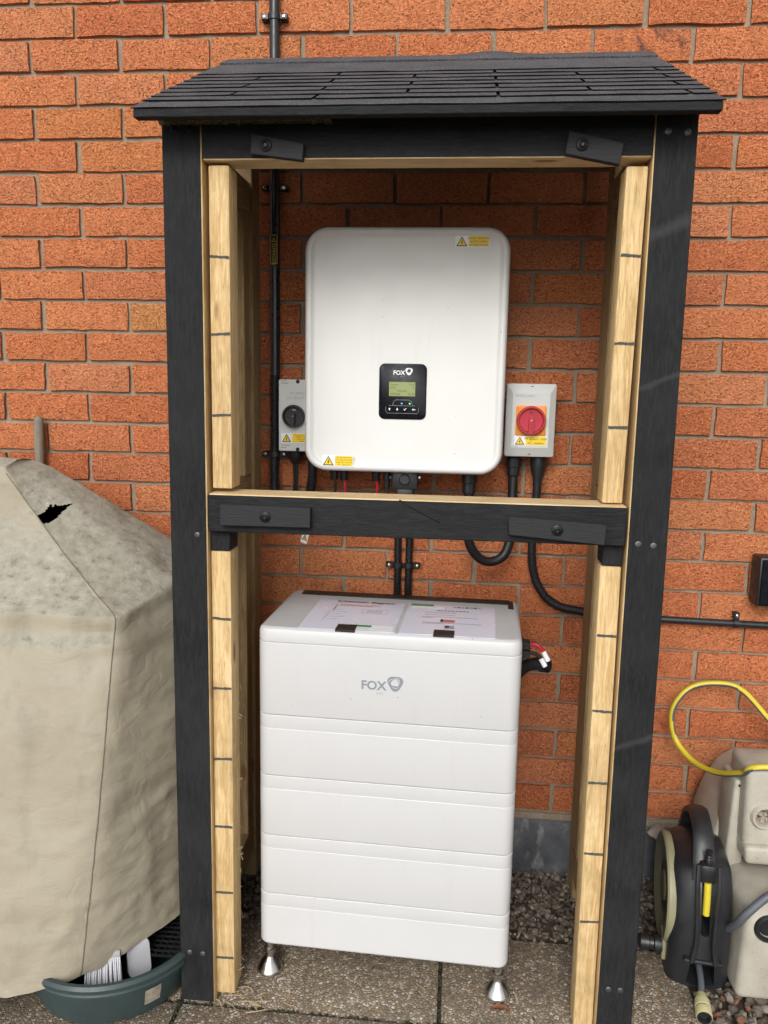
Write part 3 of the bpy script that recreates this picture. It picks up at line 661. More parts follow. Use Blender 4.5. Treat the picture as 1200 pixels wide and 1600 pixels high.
TM = Matrix.Translation((.4968, -.0302, 1.612)) @ Matrix(((0, 1, 0, 0), (0, 0, -1, 0), (-1, 0, 0, 0), (0, 0, 0, 1)))
mb.box(.4885, .5065, -.0300, -.0290, 1.566, 1.635, 1); 
mb.box(.4905, .5045, -.0304, -.0300, 1.5685, 1.6325, 0)
mb.text('DANGER', .0125, Matrix.Translation((.4945, -.0307, 1.6145)) @ Matrix(((0, 1, 0, 0), (0, 0, -1, 0), (-1, 0, 0, 0), (0, 0, 0, 1))), 1, .0002)
mb.prism([(.492, 1.618), (.503, 1.618), (.4975, 1.629)], .0, .0003, FR(0, -.0304, 0), 1); mb.prism([(.4945, 1.6195), (.5005, 1.6195), (.4975, 1.6255)], .0003, .0005, FR(0, -.0304, 0), 0)
part('danger_label', mb, [PRINT, plain('ochre_label_print', (.52, .36, .02), .45)], cv)
tc = thing('twin_conduit', (.829, -.013, .60), 'pair of black corrugated conduits with a clip each, rising behind the white battery', 'conduit')
for x, e in ((.8145, -1), (.8425, 1)):
    mb = MB(); corrugated(mb, [(x, -.0125, .50), (x, -.0125, .75), (x, -.0125, .97), (.832+e*.006, -.06, 1.0), (.8375+e*.004, -.10, 1.01)], .0092); part('corrugated_sleeve', mb, BLACKP, tc)
    saddle(x, -.0125, .826, .0102, tc, 'clip', True, (e,))
lc = thing('looped_cable', (1.04, -.07, .86), 'thick black cable looping below the middle rail to the red knob isolator', 'cable')
mb = MB(); mb.tube(spline([(.988, -.12, 1.035), (.988, -.115, .96), (.994, -.10, .905), (1.018, -.085, .868), (1.05, -.075, .857), (1.08, -.066, .874), (1.094, -.055, .92), (1.0955, -.045, 1.0), (1.0955, -.04, 1.07)], 8), .0115, 12); part('sheath', mb, BLACKR, lc)
gland(1.0955, -.04, 1.066, 1.118, .0185, lc)
sc_ = thing('supply_cable', (1.20, -.04, .73), 'black sleeved cable curving from the red knob isolator to behind the right back post', 'cable')
mb = MB(); mb.tube(spline([(1.1545, -.042, 1.05), (1.153, -.04, .98), (1.150, -.032, .90), (1.152, -.028, .855), (1.160, -.025, .815), (1.176, -.025, .780), (1.200, -.025, .752), (1.235, -.025, .735), (1.28, -.025, .728), (1.36, -.025, .715)], 8), .0105, 10, 0, True, lambda t, i: .0105*(1+.05*((i*7) % 3-1))); part('sheath', mb, BLACKR, sc_)
mb = MB(); mb.lathe([(.0105, 0), (.0115, .02), (.018, .045), (.0195, .055), (.0195, .078)], Matrix.Translation((1.1545, -.042, 1.040)), 16); part('tapered_boot', mb, BLACKP, sc_)
screw(1.172, -.008, .897, sc_, .004, STEEL)
lcab = thing('isolator_cable', (.5545, -.05, .99), 'thin black twin cable with a wide gland below the black knob isolator', 'cable')
mb = MB(); mb.lathe([(.008, 0), (.015, .012), (.021, .020), (.021, .034)], Matrix.Translation((.5545, -.045, 1.083)), 16); part('cable_gland', mb, BLACKP, lcab)
for dx in (-.003, .003):
    mb = MB(); mb.tube(spline([(.5555+dx, -.045, 1.09), (.5555+dx, -.045, 1.03), (.558+dx, -.045, .985), (.60, -.06, .968), (.67, -.10, .985), (.6885, -.13, 1.006)], 8), .0032, 8); part('wire', mb, BLACKR, lcab)
fc = thing('flexible_conduit', (.601, -.06, 1.0), 'black corrugated conduit stub under the lower left corner of the white inverter', 'conduit')
mb = MB(); corrugated(mb, [(.603, -.075, 1.12), (.603, -.075, 1.06), (.598, -.07, 1.02), (.585, -.06, .985), (.57, -.045, .972)], .0108); part('corrugated_sleeve', mb, BLACKP, fc)
hc = thing('horizontal_conduit', (1.60, -.014, .70), 'black horizontal conduit clipped to the bricks right of the shelter', 'conduit')
mb = MB(); mb.tube([(1.36, -.014, .7145), (1.5, -.014, .7125), (1.7, -.014, .7095), (2.3, -.014, .702)], .0088, 14); part('pipe', mb, CONDUIT, hc)
saddle(1.661, -.014, .711, .009, hc, 'clip', False, (1,))
mb = MB(); mb.box(1.690, 1.80, -.060, -.0015, .768, .888, 0, .004, 2)
jb = thing('junction_box', (1.745, -.03, .768), 'flat black box on the bricks at the right edge, above the horizontal conduit', 'electrical box'); part('body', mb, BLACKP, jb)
mb = MB(); mb.box(1.694, 1.796, -.064, -.0605, .772, .884, 0, .002); part('lid', mb, BLACKG, jb)
# hanging sticker below the rail
mb = MB(); T = Matrix.Translation((.628, -.30, .9435)) @ Matrix.Rotation(R(14), 4, 'Y') @ Matrix.Rotation(R(-25), 4, 'Z')
mb.box(-.008, .009, -.0004, .0004, -.012, .024, 0, 0, 1, T); F = T @ FR(0, -.0005, 0)
mb.prism([(-.0066, -.005), (.0076, -.005), (.0005, .0085)], 0, .0002, F, 2); mb.prism([(-.0044, -.0036), (.0054, -.0036), (.0005, .0056)], .0002, .0004, F, 1); mb.prism([(.001, .003), (-.0014, -.001), (.0004, -.001), (-.0004, -.003), (.0026, .0008), (.0008, .0006)], .0004, .0006, F, 2)
solo('hanging_sticker', mb, ST, (.628, -.30, .93), 'small white sticker with a yellow warning triangle hanging just below the middle rail', 'sticker')

# ================================================================== BATTERY
bt = thing('battery_stack', (.5655, -.4815, 0), 'tall white battery stack of five modules standing on steel feet', 'battery', R(-2.1))
BW, BD = .532, .315
def br(i, z): return [(BW/2+a, BD/2+b, z) for a, b in rrect(BW-2*i, BD-2*i, max(.024-i, .004), 6)]
zs = [.084, .2065, .3405, .4745, .6075]
for k, z0 in enumerate(zs):
    z1 = zs[k+1] if k < 4 else None
    mb = MB()
    bot = [(z0+.0004, .008 if k == 0 else .0014), (z0+.0025 if k == 0 else z0+.0012, .002 if k == 0 else .0004), (z0+.006 if k == 0 else z0+.0022, 0)]
    if z1:
        g = z1-.0295
        prof = bot+[(g-.0012, 0), (g-.0005, .00035), (g+.0005, .00035), (g+.0012, .0001), (z1-.0022, .0001), (z1-.0008, .0014)]
        mb.rings([br(i, z) for z, i in prof], 0); part('battery_module', mb, WHITE, bt, True, 24)
    else:
        prof = bot+[(.7595, 0), (.7605, .0007), (.7612, .0016)]
        mb.rings([br(i, z) for z, i in prof], 0); cm = part('control_module', mb, WHITE, bt, True, 24)
        mb = MB(); mb.rings([br(i, z) for z, i in [(.7616, .0018), (.7625, .0006), (.7650, 0), (.7825, .0004), (.7880, .0022), (.7912, .0065), (.7922, .0110), (.7922, .014)]], 0); part('lid', mb, WHITE, bt, True, 32)
mb = MB(); logo(mb, .2150, -.0006, .6760, .0185, 0, True, 1); part('logo', mb, [LOGO, PRINTG], bt, True)
for fx, fy in ((.016, .032), (BW-.018, .032), (.03, BD-.04), (BW-.03, BD-.04)):
    mb = MB(); mb.lathe([(.0260, 0), (.0285, .002), (.0285, .0060), (.0265, .0095), (.0225, .0175), (.0160, .0260), (.0110, .0320), (.0090, .0350), (.0088, .0455), (.0125, .0465), (.0125, .0530), (.0088, .0545), (.0088, .0845)], Matrix.Translation((fx, fy, .0003)), 28)
    part('foot', mb, STEEL, bt, True, 40)
mb = MB(); mb.box(.030, BW-.020, BD-.050, BD-.020, .7924, .7960, 0, .0015); mb.box(BW-.024, BW-.012, BD-.085, BD-.022, .7922, .7945, 0, .001); part('rear_strip', mb, TAPE, bt, True)
mb = MB()
for dz in (0, -.020): mb.box(BW+.0005, BW+.024, .165, .193, .722+dz, .7395+dz, 0, .002); 
mb.box(BW+.0005, BW+.010, .16, .198, .698, .742, 0, .002); 
for dz in (.0045, -.0045, -.0155, -.0245): mb.box(BW+.008, BW+.0245, .1625, .1955, .7300+dz-.0012, .7300+dz+.0012, 0)
sk = part('side_connector', mb, BLACKP, bt, True)
mb = MB(); mb.tube(spline([(BW+.022, .178, .732), (BW+.038, .176, .731), (BW+.051, .172, .722), (BW+.056, .170, .714)], 6), .0042, 9); part('red_cable', mb, RED, bt, True)
mb = MB(); mb.tube(spline([(BW+.022, .178, .714), (BW+.038, .174, .711), (BW+.050, .170, .702), (BW+.056, .168, .694)], 6), .0042, 9); part('black_cable', mb, BLACKR, bt, True)
for p, q in (((BW+.053, .171, .719), (BW+.064, .167, .700)), ((BW+.048, .168, .704), (BW+.058, .165, .688))):
    mb = MB(); mb.tube([p, q], .0055, 8); part('cable_ferrule', mb, LABW, bt, True)
mb = MB(); mb.tube(spline([(BW-.03, .235, .60), (BW-.004, .225, .640), (BW+.018, .215, .668), (BW+.040, .203, .680), (BW+.058, .192, .683)], 8), .014, 14, 0, False); mb.tube([(BW+.050, .197, .681), (BW+.066, .187, .684)], .0165, 16, 0, False); mb.tube([(BW+.0655, .1875, .684), (BW+.052, .196, .681)], .0125, 14, 0, True); part('cable_hose', mb, BLACKR, bt, True)
# papers taped on the lid
ca, sa = math.cos(R(-2.1)), math.sin(R(-2.1))
def paper(x0, x1, name_label, draw, tapes):
    LZ = .7926; cx0 = .5655; o = thing('paper_sheet', (0, 0, 0), name_label, 'paper', 0, 'laminated sheets taped on the battery')
    T = Matrix.Translation((.5655, -.4815, 0)) @ Matrix.Rotation(R(-2.1), 4, 'Z')
    pos = T @ Vector(((x0+x1)/2, .12, LZ)); o.location = pos; o.rotation_euler = (0, 0, R(-2.1))
    w = x1-x0; h = .222; mb = MB(); n = 10; vs = []
    def bz(t): return .0004+.0012*abs(noise.noise(Vector((x0*9+t*3, 1, 2))))
    rg = [[(-w/2+w*i/n, -h/2, bz(i/n)), (-w/2+w*i/n, h/2, .0004), (-w/2+w*i/n, h/2, 0), (-w/2+w*i/n, -h/2, 0)] for i in range(n+1)]
    mb.rings(rg, 0); part('sheet', mb, PAPER, o, True)
    mb = MB(); draw(mb, w, h); part('print', mb, [PRINTG, PRINT, GREEN_PRINT, PRINT_R, WPRINT, PRINT_L], o, True)
    for tx, ty, tw, th in tapes:
        m = MB(); m.box(tx-tw/2, tx+tw/2, ty, ty+th, .0010, .0030, 0, .0004); m.box(tx-tw/2, tx+tw/2, ty-.004, ty, -.004, .0028, 0, .0004); part('tape', m, TAPE, o, True)
PZ = .0019
def hl(mb, x0, x1, y, m=0, t=.0016): mb.box(x0, x1, y, y+t, PZ, PZ+.0002, m)
def left_print(mb, w, h):
    mb.text('Schematic diagram', .0175, Matrix.Translation((.010, h/2-.018, PZ)), 1, .0003, 'CENTER')
    mb.text('i', .012, Matrix.Translation((-.083, h/2-.018, PZ)), 3)
    for y, a, b in ((.070, -.045, .045), (.063, -.045, .03)): hl(mb, a, b, y, 3)
    mb.box(-.052, -.0505, .02, .072, PZ, PZ+.0002, 3)
    for i, y in enumerate((.030, .012, -.006, -.024, -.042)): hl(mb, -.058, -.030+.01*(i % 2), y, 5); mb.box(-.0605, -.0595, y-.012, y+.002, PZ, PZ+.0002, 5)
    for y in (.008, .040): hl(mb, .012, .066, y, 5, .001)
    for x in (.012, .066): mb.box(x, x+.001, .008, .040, PZ, PZ+.0002, 5)
    for y in (.016, .024, .032): hl(mb, .022, .056, y, 0, .0014)
    mb.box(.000, .094, -.108, -.073, PZ-.0002, PZ, 4); mb.box(.002, .048, -.088, -.075, PZ, PZ+.0002, 2)
    for y in (-.094, -.099, -.104): hl(mb, .012, .045, y, 0, .0012)
def right_print(mb, w, h):
    mb.box(-.09, -.04, h/2-.016, h/2-.004, PZ, PZ+.0002, 2); mb.box(-.088, -.015, h/2-.034, h/2-.018, PZ-.0001, PZ+.0001, 4)
    for k in range(7): hl(mb, .004+.009*k, .0105+.009*k, h/2-.018, 1 if k % 2 else 0, .006)
    for k in range(9): hl(mb, -.030+.008*k, -.0245+.008*k, .062, 1, .0035)
    for y, a, b in ((.045, -.055, .012), (.028, -.055, .012), (.013, -.060, .060), (.004, -.060, -.035), (-.030, -.055, .068), (-.037, -.055, -.01)): hl(mb, a, b, y, 0, .0018)
    mb.box(-.016, .006, -.022, -.005, PZ, PZ+.0002, 3); mb.box(-.018, -.013, -.022, -.003, PZ, PZ+.0003, 1); mb.box(.006, .012, -.022, -.006, PZ, PZ+.0002, 3)
    mb.box(-.008, .012, -.066, -.046, PZ, PZ+.0002, 0); mb.box(-.006, .002, -.062, -.050, PZ+.0002, PZ+.0004, 1)
paper(.083, .279, 'left laminated schematic diagram sheet on top of the white battery', left_print, [(-.001, -.1115, .040, .032)])
paper(.287, .479, 'right laminated instruction sheet on top of the white battery', right_print, [(-.006, -.1105, .041, .030)])

# ================================================================== BARBECUE COVER
cvx = thing('barbecue_cover', (.0, -.33, .03), 'weathered beige fabric cover with a torn hole over a barbecue left of the shelter', 'cover')
def lerp(a, b, t): return tuple(a[i]+(b[i]-a[i])*t for i in range(3))
cor_hem = [(-.80, -.700, .02), (.243, -.628, .092), (.385, -.425, .112), (.408, -.10, .14), (-.80, -.06, .06)]
cor_eave = [(-.80, -.505, .800), (.268, -.462, .790), (.335, -.30, .828), (.352, -.09, .845), (-.80, -.08, .845)]
RL, RA, RB = (-.80, -.27, 1.112), (-.066, -.295, 1.078), (-.038, -.200, 1.092)
SEG = [(0, 1, 120), (1, 2, 34), (2, 3, 34), (3, 4, 50), (4, 0, 14)]
per = [(a, b, k/n) for a, b, n in SEG for k in range(n)]
NP = len(per)
NL1, NL2 = 84, 150
def smooth_ring(ring, n):
    for _ in range(n): ring = [tuple((ring[i-1][c]+2*ring[i][c]+ring[(i+1) % NP][c])/4 for c in range(3)) for i in range(NP)]
    return ring
hem = [lerp(cor_hem[a], cor_hem[b], t) for a, b, t in per]
HF = [(-.80, -.700, .02), (-.45, -.700, .04), (-.10, -.700, .060), (.11, -.690, .079), (.167, -.677, .091), (.217, -.656, .097), (.243, -.628, .092)]
def hemf(t):                                       # front hem, left to right
    x = -.80+1.043*t; k = max(i for i in range(len(HF)-1) if HF[i][0] <= x+1e-9); return lerp(HF[k], HF[k+1], (x-HF[k][0])/(HF[k+1][0]-HF[k][0]))
hem = [hemf(t) if (a, b) == (0, 1) else p for (a, b, t), p in zip(per, hem)]
hem = smooth_ring(hem, 24)
eav = smooth_ring([lerp(cor_eave[a], cor_eave[b], t) for a, b, t in per], 16)
rid = []
for a, b, t in per:
    if (a, b) == (0, 1): rid.append(lerp(RL, RA, t))
    elif (a, b) == (3, 4): rid.append(lerp(RB, RL, t))
    elif (a, b) == (4, 0): rid.append(RL)
    else: rid.append(lerp(RA, RB, t*.5+(.5 if a == 2 else 0)))
rid = smooth_ring(rid, 6)
rows = []
for k in range(NL1+1):
    t = k/NL1; rows.append([lerp(hem[i], eav[i], t) for i in range(NP)])
for k in range(1, NL2+1):
    t = k/NL2; rows.append([lerp(eav[i], rid[i], t) for i in range(NP)])
MID = []
for a, b, t in per:                                # close the top between the front and back ridge lines
    q = {0: t, 1: 1, 2: 1, 3: 1-t, 4: 0}[a]; F_, B_ = lerp(RL, RA, q), lerp(RL, RB, q); c_ = lerp(F_, B_, .5); MID.append((c_[0], c_[1], c_[2]+.012*q))
NTOP = 5
for k in range(1, NTOP+1): rows.append([lerp(rid[i], MID[i], k/NTOP) for i in range(NP)])
for _ in range(3):
    rows = [rows[0]]+[[tuple((rows[k-1][i][c]+2*rows[k][i][c]+rows[k+1][i][c])/4 for c in range(3)) for i in range(NP)] for k in range(1, len(rows)-1)]+[rows[-1]]
def nrm(k, i):
    a = Vector(rows[min(k+1, len(rows)-1)][i])-Vector(rows[max(k-1, 0)][i]); b = Vector(rows[k][(i+1) % NP])-Vector(rows[k][i-1]); n = b.cross(a)
    return n.normalized() if n.length > 1e-9 else Vector((0, 0, 1))
NRM = [[nrm(k, i) for i in range(NP)] for k in range(len(rows))]
i1 = 120
out = []
for k in range(len(rows)):
    q = []
    for i in range(NP):
        p = Vector(rows[k][i]); n = NRM[k][i]; d_ = 0
        low = max(0, 1-k/NL1) if k <= NL1 else 0
        d_ += .017*noise.noise(Vector((p.x*5.5, p.y*5.5, p.z*2.6)))*(.4+low*.8)
        w = Vector((p.x*5+p.z*4, p.y*7, p.z*16-p.x*5)); rn = noise.noise(w*.9); d_ += .0065*(1-abs(rn)*2.4)*(.25+.75*min(1, max(0, .4+noise.noise(p*3+Vector((9, 0, 0)))*1.5)))
        w2 = Vector((p.x*14-p.z*10, p.y*16, p.z*34+p.x*12)); d_ += .0034*(1-2*abs(noise.noise(w2)))*(.35+.65*low)
        w3 = Vector((p.x*30+p.z*26, p.y*30, p.z*52-p.x*30)); d_ += .0013*(1-2.4*abs(noise.noise(w3)))*(.3+.7*low)
        if k <= NL1:
            d_ -= .010*math.exp(-((k-NL1*.955)/2.4)**2)*(1 if per[i][:2] == (0, 1) else .4)
            d_ += .010*math.sin(math.pi*min(1, k/NL1))
        else: d_ -= .034*math.sin(math.pi*min(1, (k-NL1)/NL2))*math.exp(-((i-i1)/30)**2)+.008*math.sin(math.pi*min(1, (k-NL1)/NL2))*(1 if i < i1 else .2)
        p = p+n*d_
        if k < 3: p.z += .004*noise.noise(Vector((i*.21, 0, 4)))
        q.append(p)
    out.append(q)
# tear on the right slope: real hole, jagged edge
TEAR = [(103.6, -1), (105.4, 9), (105.4, 13), (107.1, 18), (108.2, 21), (104.6, 20), (106.1, 23), (102.9, 26), (99.3, 36), (98.2, 25), (96.4, 18), (95.7, 11), (98.2, 2)]
def inside(x, y, poly):
    c = False; n = len(poly)
    for i in range(n):
        x0, y0 = poly[i]; x1, y1 = poly[i-1]
        if (y0 > y) != (y1 > y) and x < (x1-x0)*(y-y0)/(y1-y0)+x0: c = not c
    return c
vs = [tuple(p) for q in out for p in q]; fs = []; hole = set()
for k in range(len(out)-1):
    for i in range(NP):
        if k >= NL1 and inside((k-NL1)+.5, (i-i1)+.5, TEAR): continue
        fs.append([k*NP+i, k*NP+(i+1) % NP, (k+1)*NP+(i+1) % NP, (k+1)*NP+i])
mb = MB(); mb.add(vs, fs); part('fabric', mb, COVER, cvx, False, 70)
mb = MB(); mb.tube([out[k][i1]+NRM[k][i1]*.0008 for k in range(0, NL1+1)], .0011, 6); part('seam', mb, SEAM, cvx)
mb = MB(); mb.tube([out[k][i1]+NRM[k][i1]*.0004 for k in range(NL1, NL1+NL2-5, 3)], .0012, 6); part('seam', mb, SEAM, cvx)
mb = MB(); mb.tube([out[k][i1+34]+NRM[k][i1+34]*.0002 for k in range(NL1-22, NL1+1, 2)], .0013, 6); part('seam', mb, SEAM, cvx)
# dark lid of the barbecue under the tear
mb = MB(); mb.rings([[(-.32+a, y, .80+b) for a, b in rrect(w, h, .08, 6)] for y, w, h in ((-.38, .44, .20), (-.34, .50, .26), (-.22, .50, .26), (-.18, .44, .20))], 0)
mb.box(-.6, .2, -.44, -.14, .55, .66, 0, .01); 
for x in (-.55, .15):
    for yy in (-.42, -.18): mb.box(x, x+.04, yy, yy+.04, .0, .55)
solo('barbecue', mb, BLACKP, (-.2, -.3, 0), 'black barbecue just visible through the tear in the beige cover', 'barbecue')
mb = MB(); mb.tube([(-.128, -.060, .0), (-.128, -.032, .7), (-.128, -.018, 1.168), (-.128, -.0178, 1.179), (-.128, -.0176, 1.184)], .0125, 14, 0, True, lambda t, i: (.0125, .0125, .0125, .0108, .006)[i])
solo('wooden_pole', mb, POLE, (-.128, -.06, 0), 'grey weathered wooden pole leaning on the bricks behind the beige cover', 'pole')

# ================================================================== GREEN TUB AND TOOLS
TC = Vector((.250, -.486, 0))
tub = thing('green_tub', TC, 'round dull green plastic tub with tools inside under the beige cover', 'tub')
mb = MB(); P_ = [(.150, 0), (.163, .004), (.172, .03), (.181, .070), (.182, .078), (.192, .080), (.1935, .088), (.190, .0915), (.1945, .0945), (.196, .103), (.192, .110), (.184, .110), (.180, .104), (.176, .074), (.160, .008), (.001, .008)]
mb.lathe(P_, Matrix.Translation(TC), 64); part('bowl', mb, GREENP, tub, False, 30)
mb = MB(); a0, a1 = R(-49), R(-38)
rg = [[(TC.x+q*math.cos(a), TC.y+q*math.sin(a), z) for q, z in ((.1735, .030), (.1825, .068))] for a in [a0+(a1-a0)*i/5 for i in range(6)]]
mb.add([p for q in rg for p in q], [[2*i, 2*i+2, 2*i+3, 2*i+1] for i in range(5)]); part('paper_label', mb, plain('torn_paper_label', (.36, .31, .24), .8, 0, .3, .5, 60), tub)
bs = thing('scrubbing_brush', (.268, -.59, .05), 'white bristled scrubbing brush lying in the green tub', 'brush')
Tb = Matrix.Translation((.268, -.592, .090)) @ Matrix.Rotation(R(22), 4, 'Z') @ Matrix.Rotation(R(-24), 4, 'X')
mb = MB(); mb.box(-.034, .034, -.006, .006, .012, .026, 0, .003, 2, Tb); part('brush_back', mb, GREYT, bs)
mb = MB()
for i in range(17):
    for j in range(3):
        x = -.032+.004*i; yy = -.005+.005*j; b0 = Tb @ Vector((x, yy, .013)); b1 = Tb @ Vector((x*1.1+random.uniform(-.002, .002), yy*1.5-.004, -.036+random.uniform(-.004, .002))); mb.tube([b0, b1], .0017, 5)
part('bristles', mb, BRUSHW, bs)['kind'] = 'stuff'
gs = thing('grey_scoop', (.32, -.55, .05), 'pale grey plastic scoop standing beside the brush in the green tub', 'scoop')
Tb = Matrix.Translation((.322, -.540, .074)) @ Matrix.Rotation(R(30), 4, 'Z') @ Matrix.Rotation(R(-28), 4, 'X')
mb = MB(); mb.rings([[(a, y_, b) for a, b in rrect(w_, .075, .016, 5)] for y_, w_ in ((-.004, .046), (.002, .050), (.008, .046))], 0, True, Tb); part('blade', mb, GREYT, gs)
mb = MB(); mb.box(-.008, .008, -.004, .006, .03, .11, 0, .003, 1, Tb); part('handle', mb, GREYT, gs)
bk = thing('black_mesh_basket', (.35, -.468, .06), 'black plastic mesh tray inside the green tub', 'tray')
mb = MB(); c0 = Vector((.352, -.468, .072))
for i in range(9):
    o_ = -.06+.015*i
    mb.box(c0.x+o_-.0018, c0.x+o_+.0018, c0.y-.062, c0.y+.062, c0.z-.002, c0.z+.002); mb.box(c0.x-.062, c0.x+.062, c0.y+o_-.0018, c0.y+o_+.0018, c0.z-.0013, c0.z+.0027)
part('mesh', mb, BLACKP, bk)

# ================================================================== HOSE REEL
RT = Matrix.Translation((1.5135, -.405, 0)) @ Matrix.Rotation(R(-7), 4, 'Z')
rl_ = thing('hose_reel', (1.5135, -.405, 0), 'black portable hose reel with a beige side disc standing by the wall', 'hose reel', R(-7))
side = [(.004, .0), (-.006, .05), (-.004, .12), (.008, .19), (.024, .235), (.050, .266), (.10, .274), (.15, .276), (.20, .270), (.245, .242), (.272, .20), (.28, .12), (.27, .05), (.262, .0)]
def sp2(p, n=3): return [(v.x, max(v.y, .0)) for v in spline([(a, b, 0) for a, b in p], n)]
side_s = sp2(side); cyz = (.14, .15)
def sec(x, k):
    return [(x, cyz[0]+(a-cyz[0])*k, max(.0, cyz[1]+(b-cyz[1])*k) if b > .002 else 0.0) for a, b in side_s]
mb = MB(); mb.rings([sec(-.064, .74), sec(-.062, .80), sec(-.054, .885), (sec(-.044, .925)), sec(-.026, .965), sec(-.017, .985), sec(-.010, 1.0), sec(.010, 1.0), sec(.017, .985), sec(.026, .965), sec(.044, .925), sec(.054, .885), sec(.062, .80), sec(.064, .74)], 0)
bdy = part('body', mb, REELB, rl_, True, 28)
def cutl(o, mbc):
    c = link('cutter', mbc.mesh('cutter', list(o.data.materials)), o.parent)
    md = o.modifiers.new('b', 'BOOLEAN'); md.operation = 'DIFFERENCE'; md.object = c; md.solver = 'EXACT'; bpy.context.view_layer.update()
    me = bpy.data.meshes.new_from_object(o.evaluated_get(bpy.context.evaluated_depsgraph_get())); o.modifiers.clear(); o.data = me; bpy.data.objects.remove(c)
    me.polygons.foreach_set('use_smooth', [True]*len(me.polygons)); me.set_sharp_from_angle(angle=R(28))
arch = [(-.029, .010), (.029, .010), (.025, .062), (.019, .068), (-.019, .068), (-.025, .062)]
mc = MB(); mc.prism(arch, -.06, .10, FR(.004, .06, 0)); cutl(bdy, mc)
mc = MB(); mc.prism([(a, b) for a, b in rrect(.018, .13, .008, 4)], -.05, .05, FR(.004, .02, .195)); cutl(bdy, mc)
mc = MB(); mc.prism([(a, b) for a, b in rrect(.036, .052, .014, 4)], -.03, .06, FR(.004, .045, .262)); cutl(bdy, mc)
mb = MB()
for q in (-1, 1):
    mb.tube(spline([(q*.021+.004, .012, .285), (q*.022+.004, -.002, .235), (q*.019+.004, -.009, .18), (q*.018+.004, -.013, .12), (q*.024+.004, -.015, .075)], 6), .0055, 8)
part('front_ribs', mb, REELB, rl_, True)
mb = MB(); mb.box(-.036, .042, -.014, .02, .070, .079, 0, .004, 2); part('front_ledge', mb, REELB, rl_, True)
mb = MB(); hp = spline([(.034, .235, 0), (.058, .278, 0), (.084, .312, 0), (.118, .330, 0), (.165, .328, 0), (.21, .300, 0), (.240, .24, 0)], 5)
rg = []
for i, p in enumerate(hp):
    t = (hp[min(i+1, len(hp)-1)]-hp[max(i-1, 0)]).normalized(); n = Vector((-t.y, t.x, 0)); a = p+n*.011; b = p-n*.011; w = .026-.006*math.sin(math.pi*i/(len(hp)-1))
    rg.append([(-w, a.x*.5+b.x*.5+n.x*.006, a.y*.5+b.y*.5+n.y*.006), (-w*.6, a.x, a.y), (w*.6, a.x, a.y), (w, (a.x+b.x)/2+n.x*.006, (a.y+b.y)/2+n.y*.006), (w, (a.x+b.x)/2-n.x*.006, (a.y+b.y)/2-n.y*.006), (w*.6, b.x, b.y), (-w*.6, b.x, b.y), (-w, (a.x+b.x)/2-n.x*.006, (a.y+b.y)/2-n.y*.006)])
mb.rings(rg, 0); part('carry_handle', mb, REELB, rl_, True, 40)
DM = Matrix.Translation((-.058, .135, .150)) @ Matrix.Rotation(R(-90), 4, 'Y')
mb = MB(); mb.lathe([(.118, -.004), (.120, .002), (.120, .010), (.117, .014), (.108, .015), (.100, .012), (.094, .0105), (.066, .0095), (.058, .005), (.036, .004), (.030, .009), (.001, .010)], DM, 48); dk = part('side_disc', mb, REELD, rl_, True, 30)
mb = MB(); mb.box(-.073, -.062, .045, .085, .025, .085, 0, .004, 2); part('crank_arm', mb, REELD, rl_, True)
mb = MB(); mb.lathe([(.018, 0), (.019, .004), (.019, .016), (.014, .018), (.014, .026), (.017, .028), (.017, .046), (.014, .049)], Matrix.Translation((-.071, .062, .052)) @ Matrix.Rotation(R(-90), 4, 'Y'), 20); part('crank_knob', mb, BLACKP, rl_, True)
mb = MB(); mb.box(-.013, .021, .012, .04, .240, .284, 0, .008, 2); mb.lathe([(.0075, 0), (.0075, .006), (.0055, .008), (.0075, .011), (.0055, .014), (.0075, .017), (.0055, .020), (.0075, .023), (.0075, .030)], Matrix.Translation((.004, .024, .283)), 14); part('hose_nozzle', mb, BLACKP, rl_, True)
mb = MB(); mb.tube([(.004, .014, .245), (.004, .008, .21), (.004, .006, .176)], .0075, 12); part('hose_end', mb, HOSEY, rl_, True)
mb = MB(); mb.tube(spline([(.003, .07, .035), (.004, .03, .036), (.003, -.01, .026), (.000, -.035, .016)], 6), .0068, 12); part('grey_hose', mb, HOSEG, rl_, True)
CM = Matrix.Translation((.0, -.032, .0165)) @ Matrix.Rotation(R(92), 4, 'X') @ Matrix.Rotation(R(-3), 4, 'Y')
mb = MB(); mb.lathe([(.009, 0), (.0115, .004), (.0125, .018), (.0155, .021), (.0162, .030), (.0162, .040), (.0152, .041), (.0152, .044), (.0166, .045), (.0168, .060), (.0155, .066), (.0150, .066), (.0110, .066), (.0105, .055), (.001, .055)], CM, 22, 0, lambda i: 1 if i in (6, 7, 11, 12, 13) else 0); part('hose_connector', mb, [CONNB, BLACKP], rl_, True, 30)

# ================================================================== BEIGE CONTAINER
bc = thing('beige_container', (1.75, -.22, 0), 'weathered beige moulded plastic container with round ports at the right edge', 'container')
mb = MB()
def slab(pts, y0, y1, bev=.012, seg=3):
    """outline in x,z extruded in depth with rounded edges"""
    b = bmesh.new(); a = [b.verts.new((x, y0, z)) for x, z in pts]; c = [b.verts.new((x, y1, z)) for x, z in pts]; n = len(pts)
    b.faces.new(a); b.faces.new(c[::-1])
    for i in range(n): b.faces.new((a[i], c[i], c[(i+1) % n], a[(i+1) % n]))
    bmesh.ops.recalc_face_normals(b, faces=b.faces[:]); bmesh.ops.bevel(b, geom=b.edges[:], offset=bev, segments=seg, profile=.5, affect='EDGES'); return b
mb.bm(slab([(1.585, .0), (2.05, .0), (2.05, .41), (1.668, .40), (1.632, .372), (1.600, .315), (1.584, .255), (1.582, .12)], -.215, -.04)); part('back_shell', mb, BEIGEP, bc, False, 35)
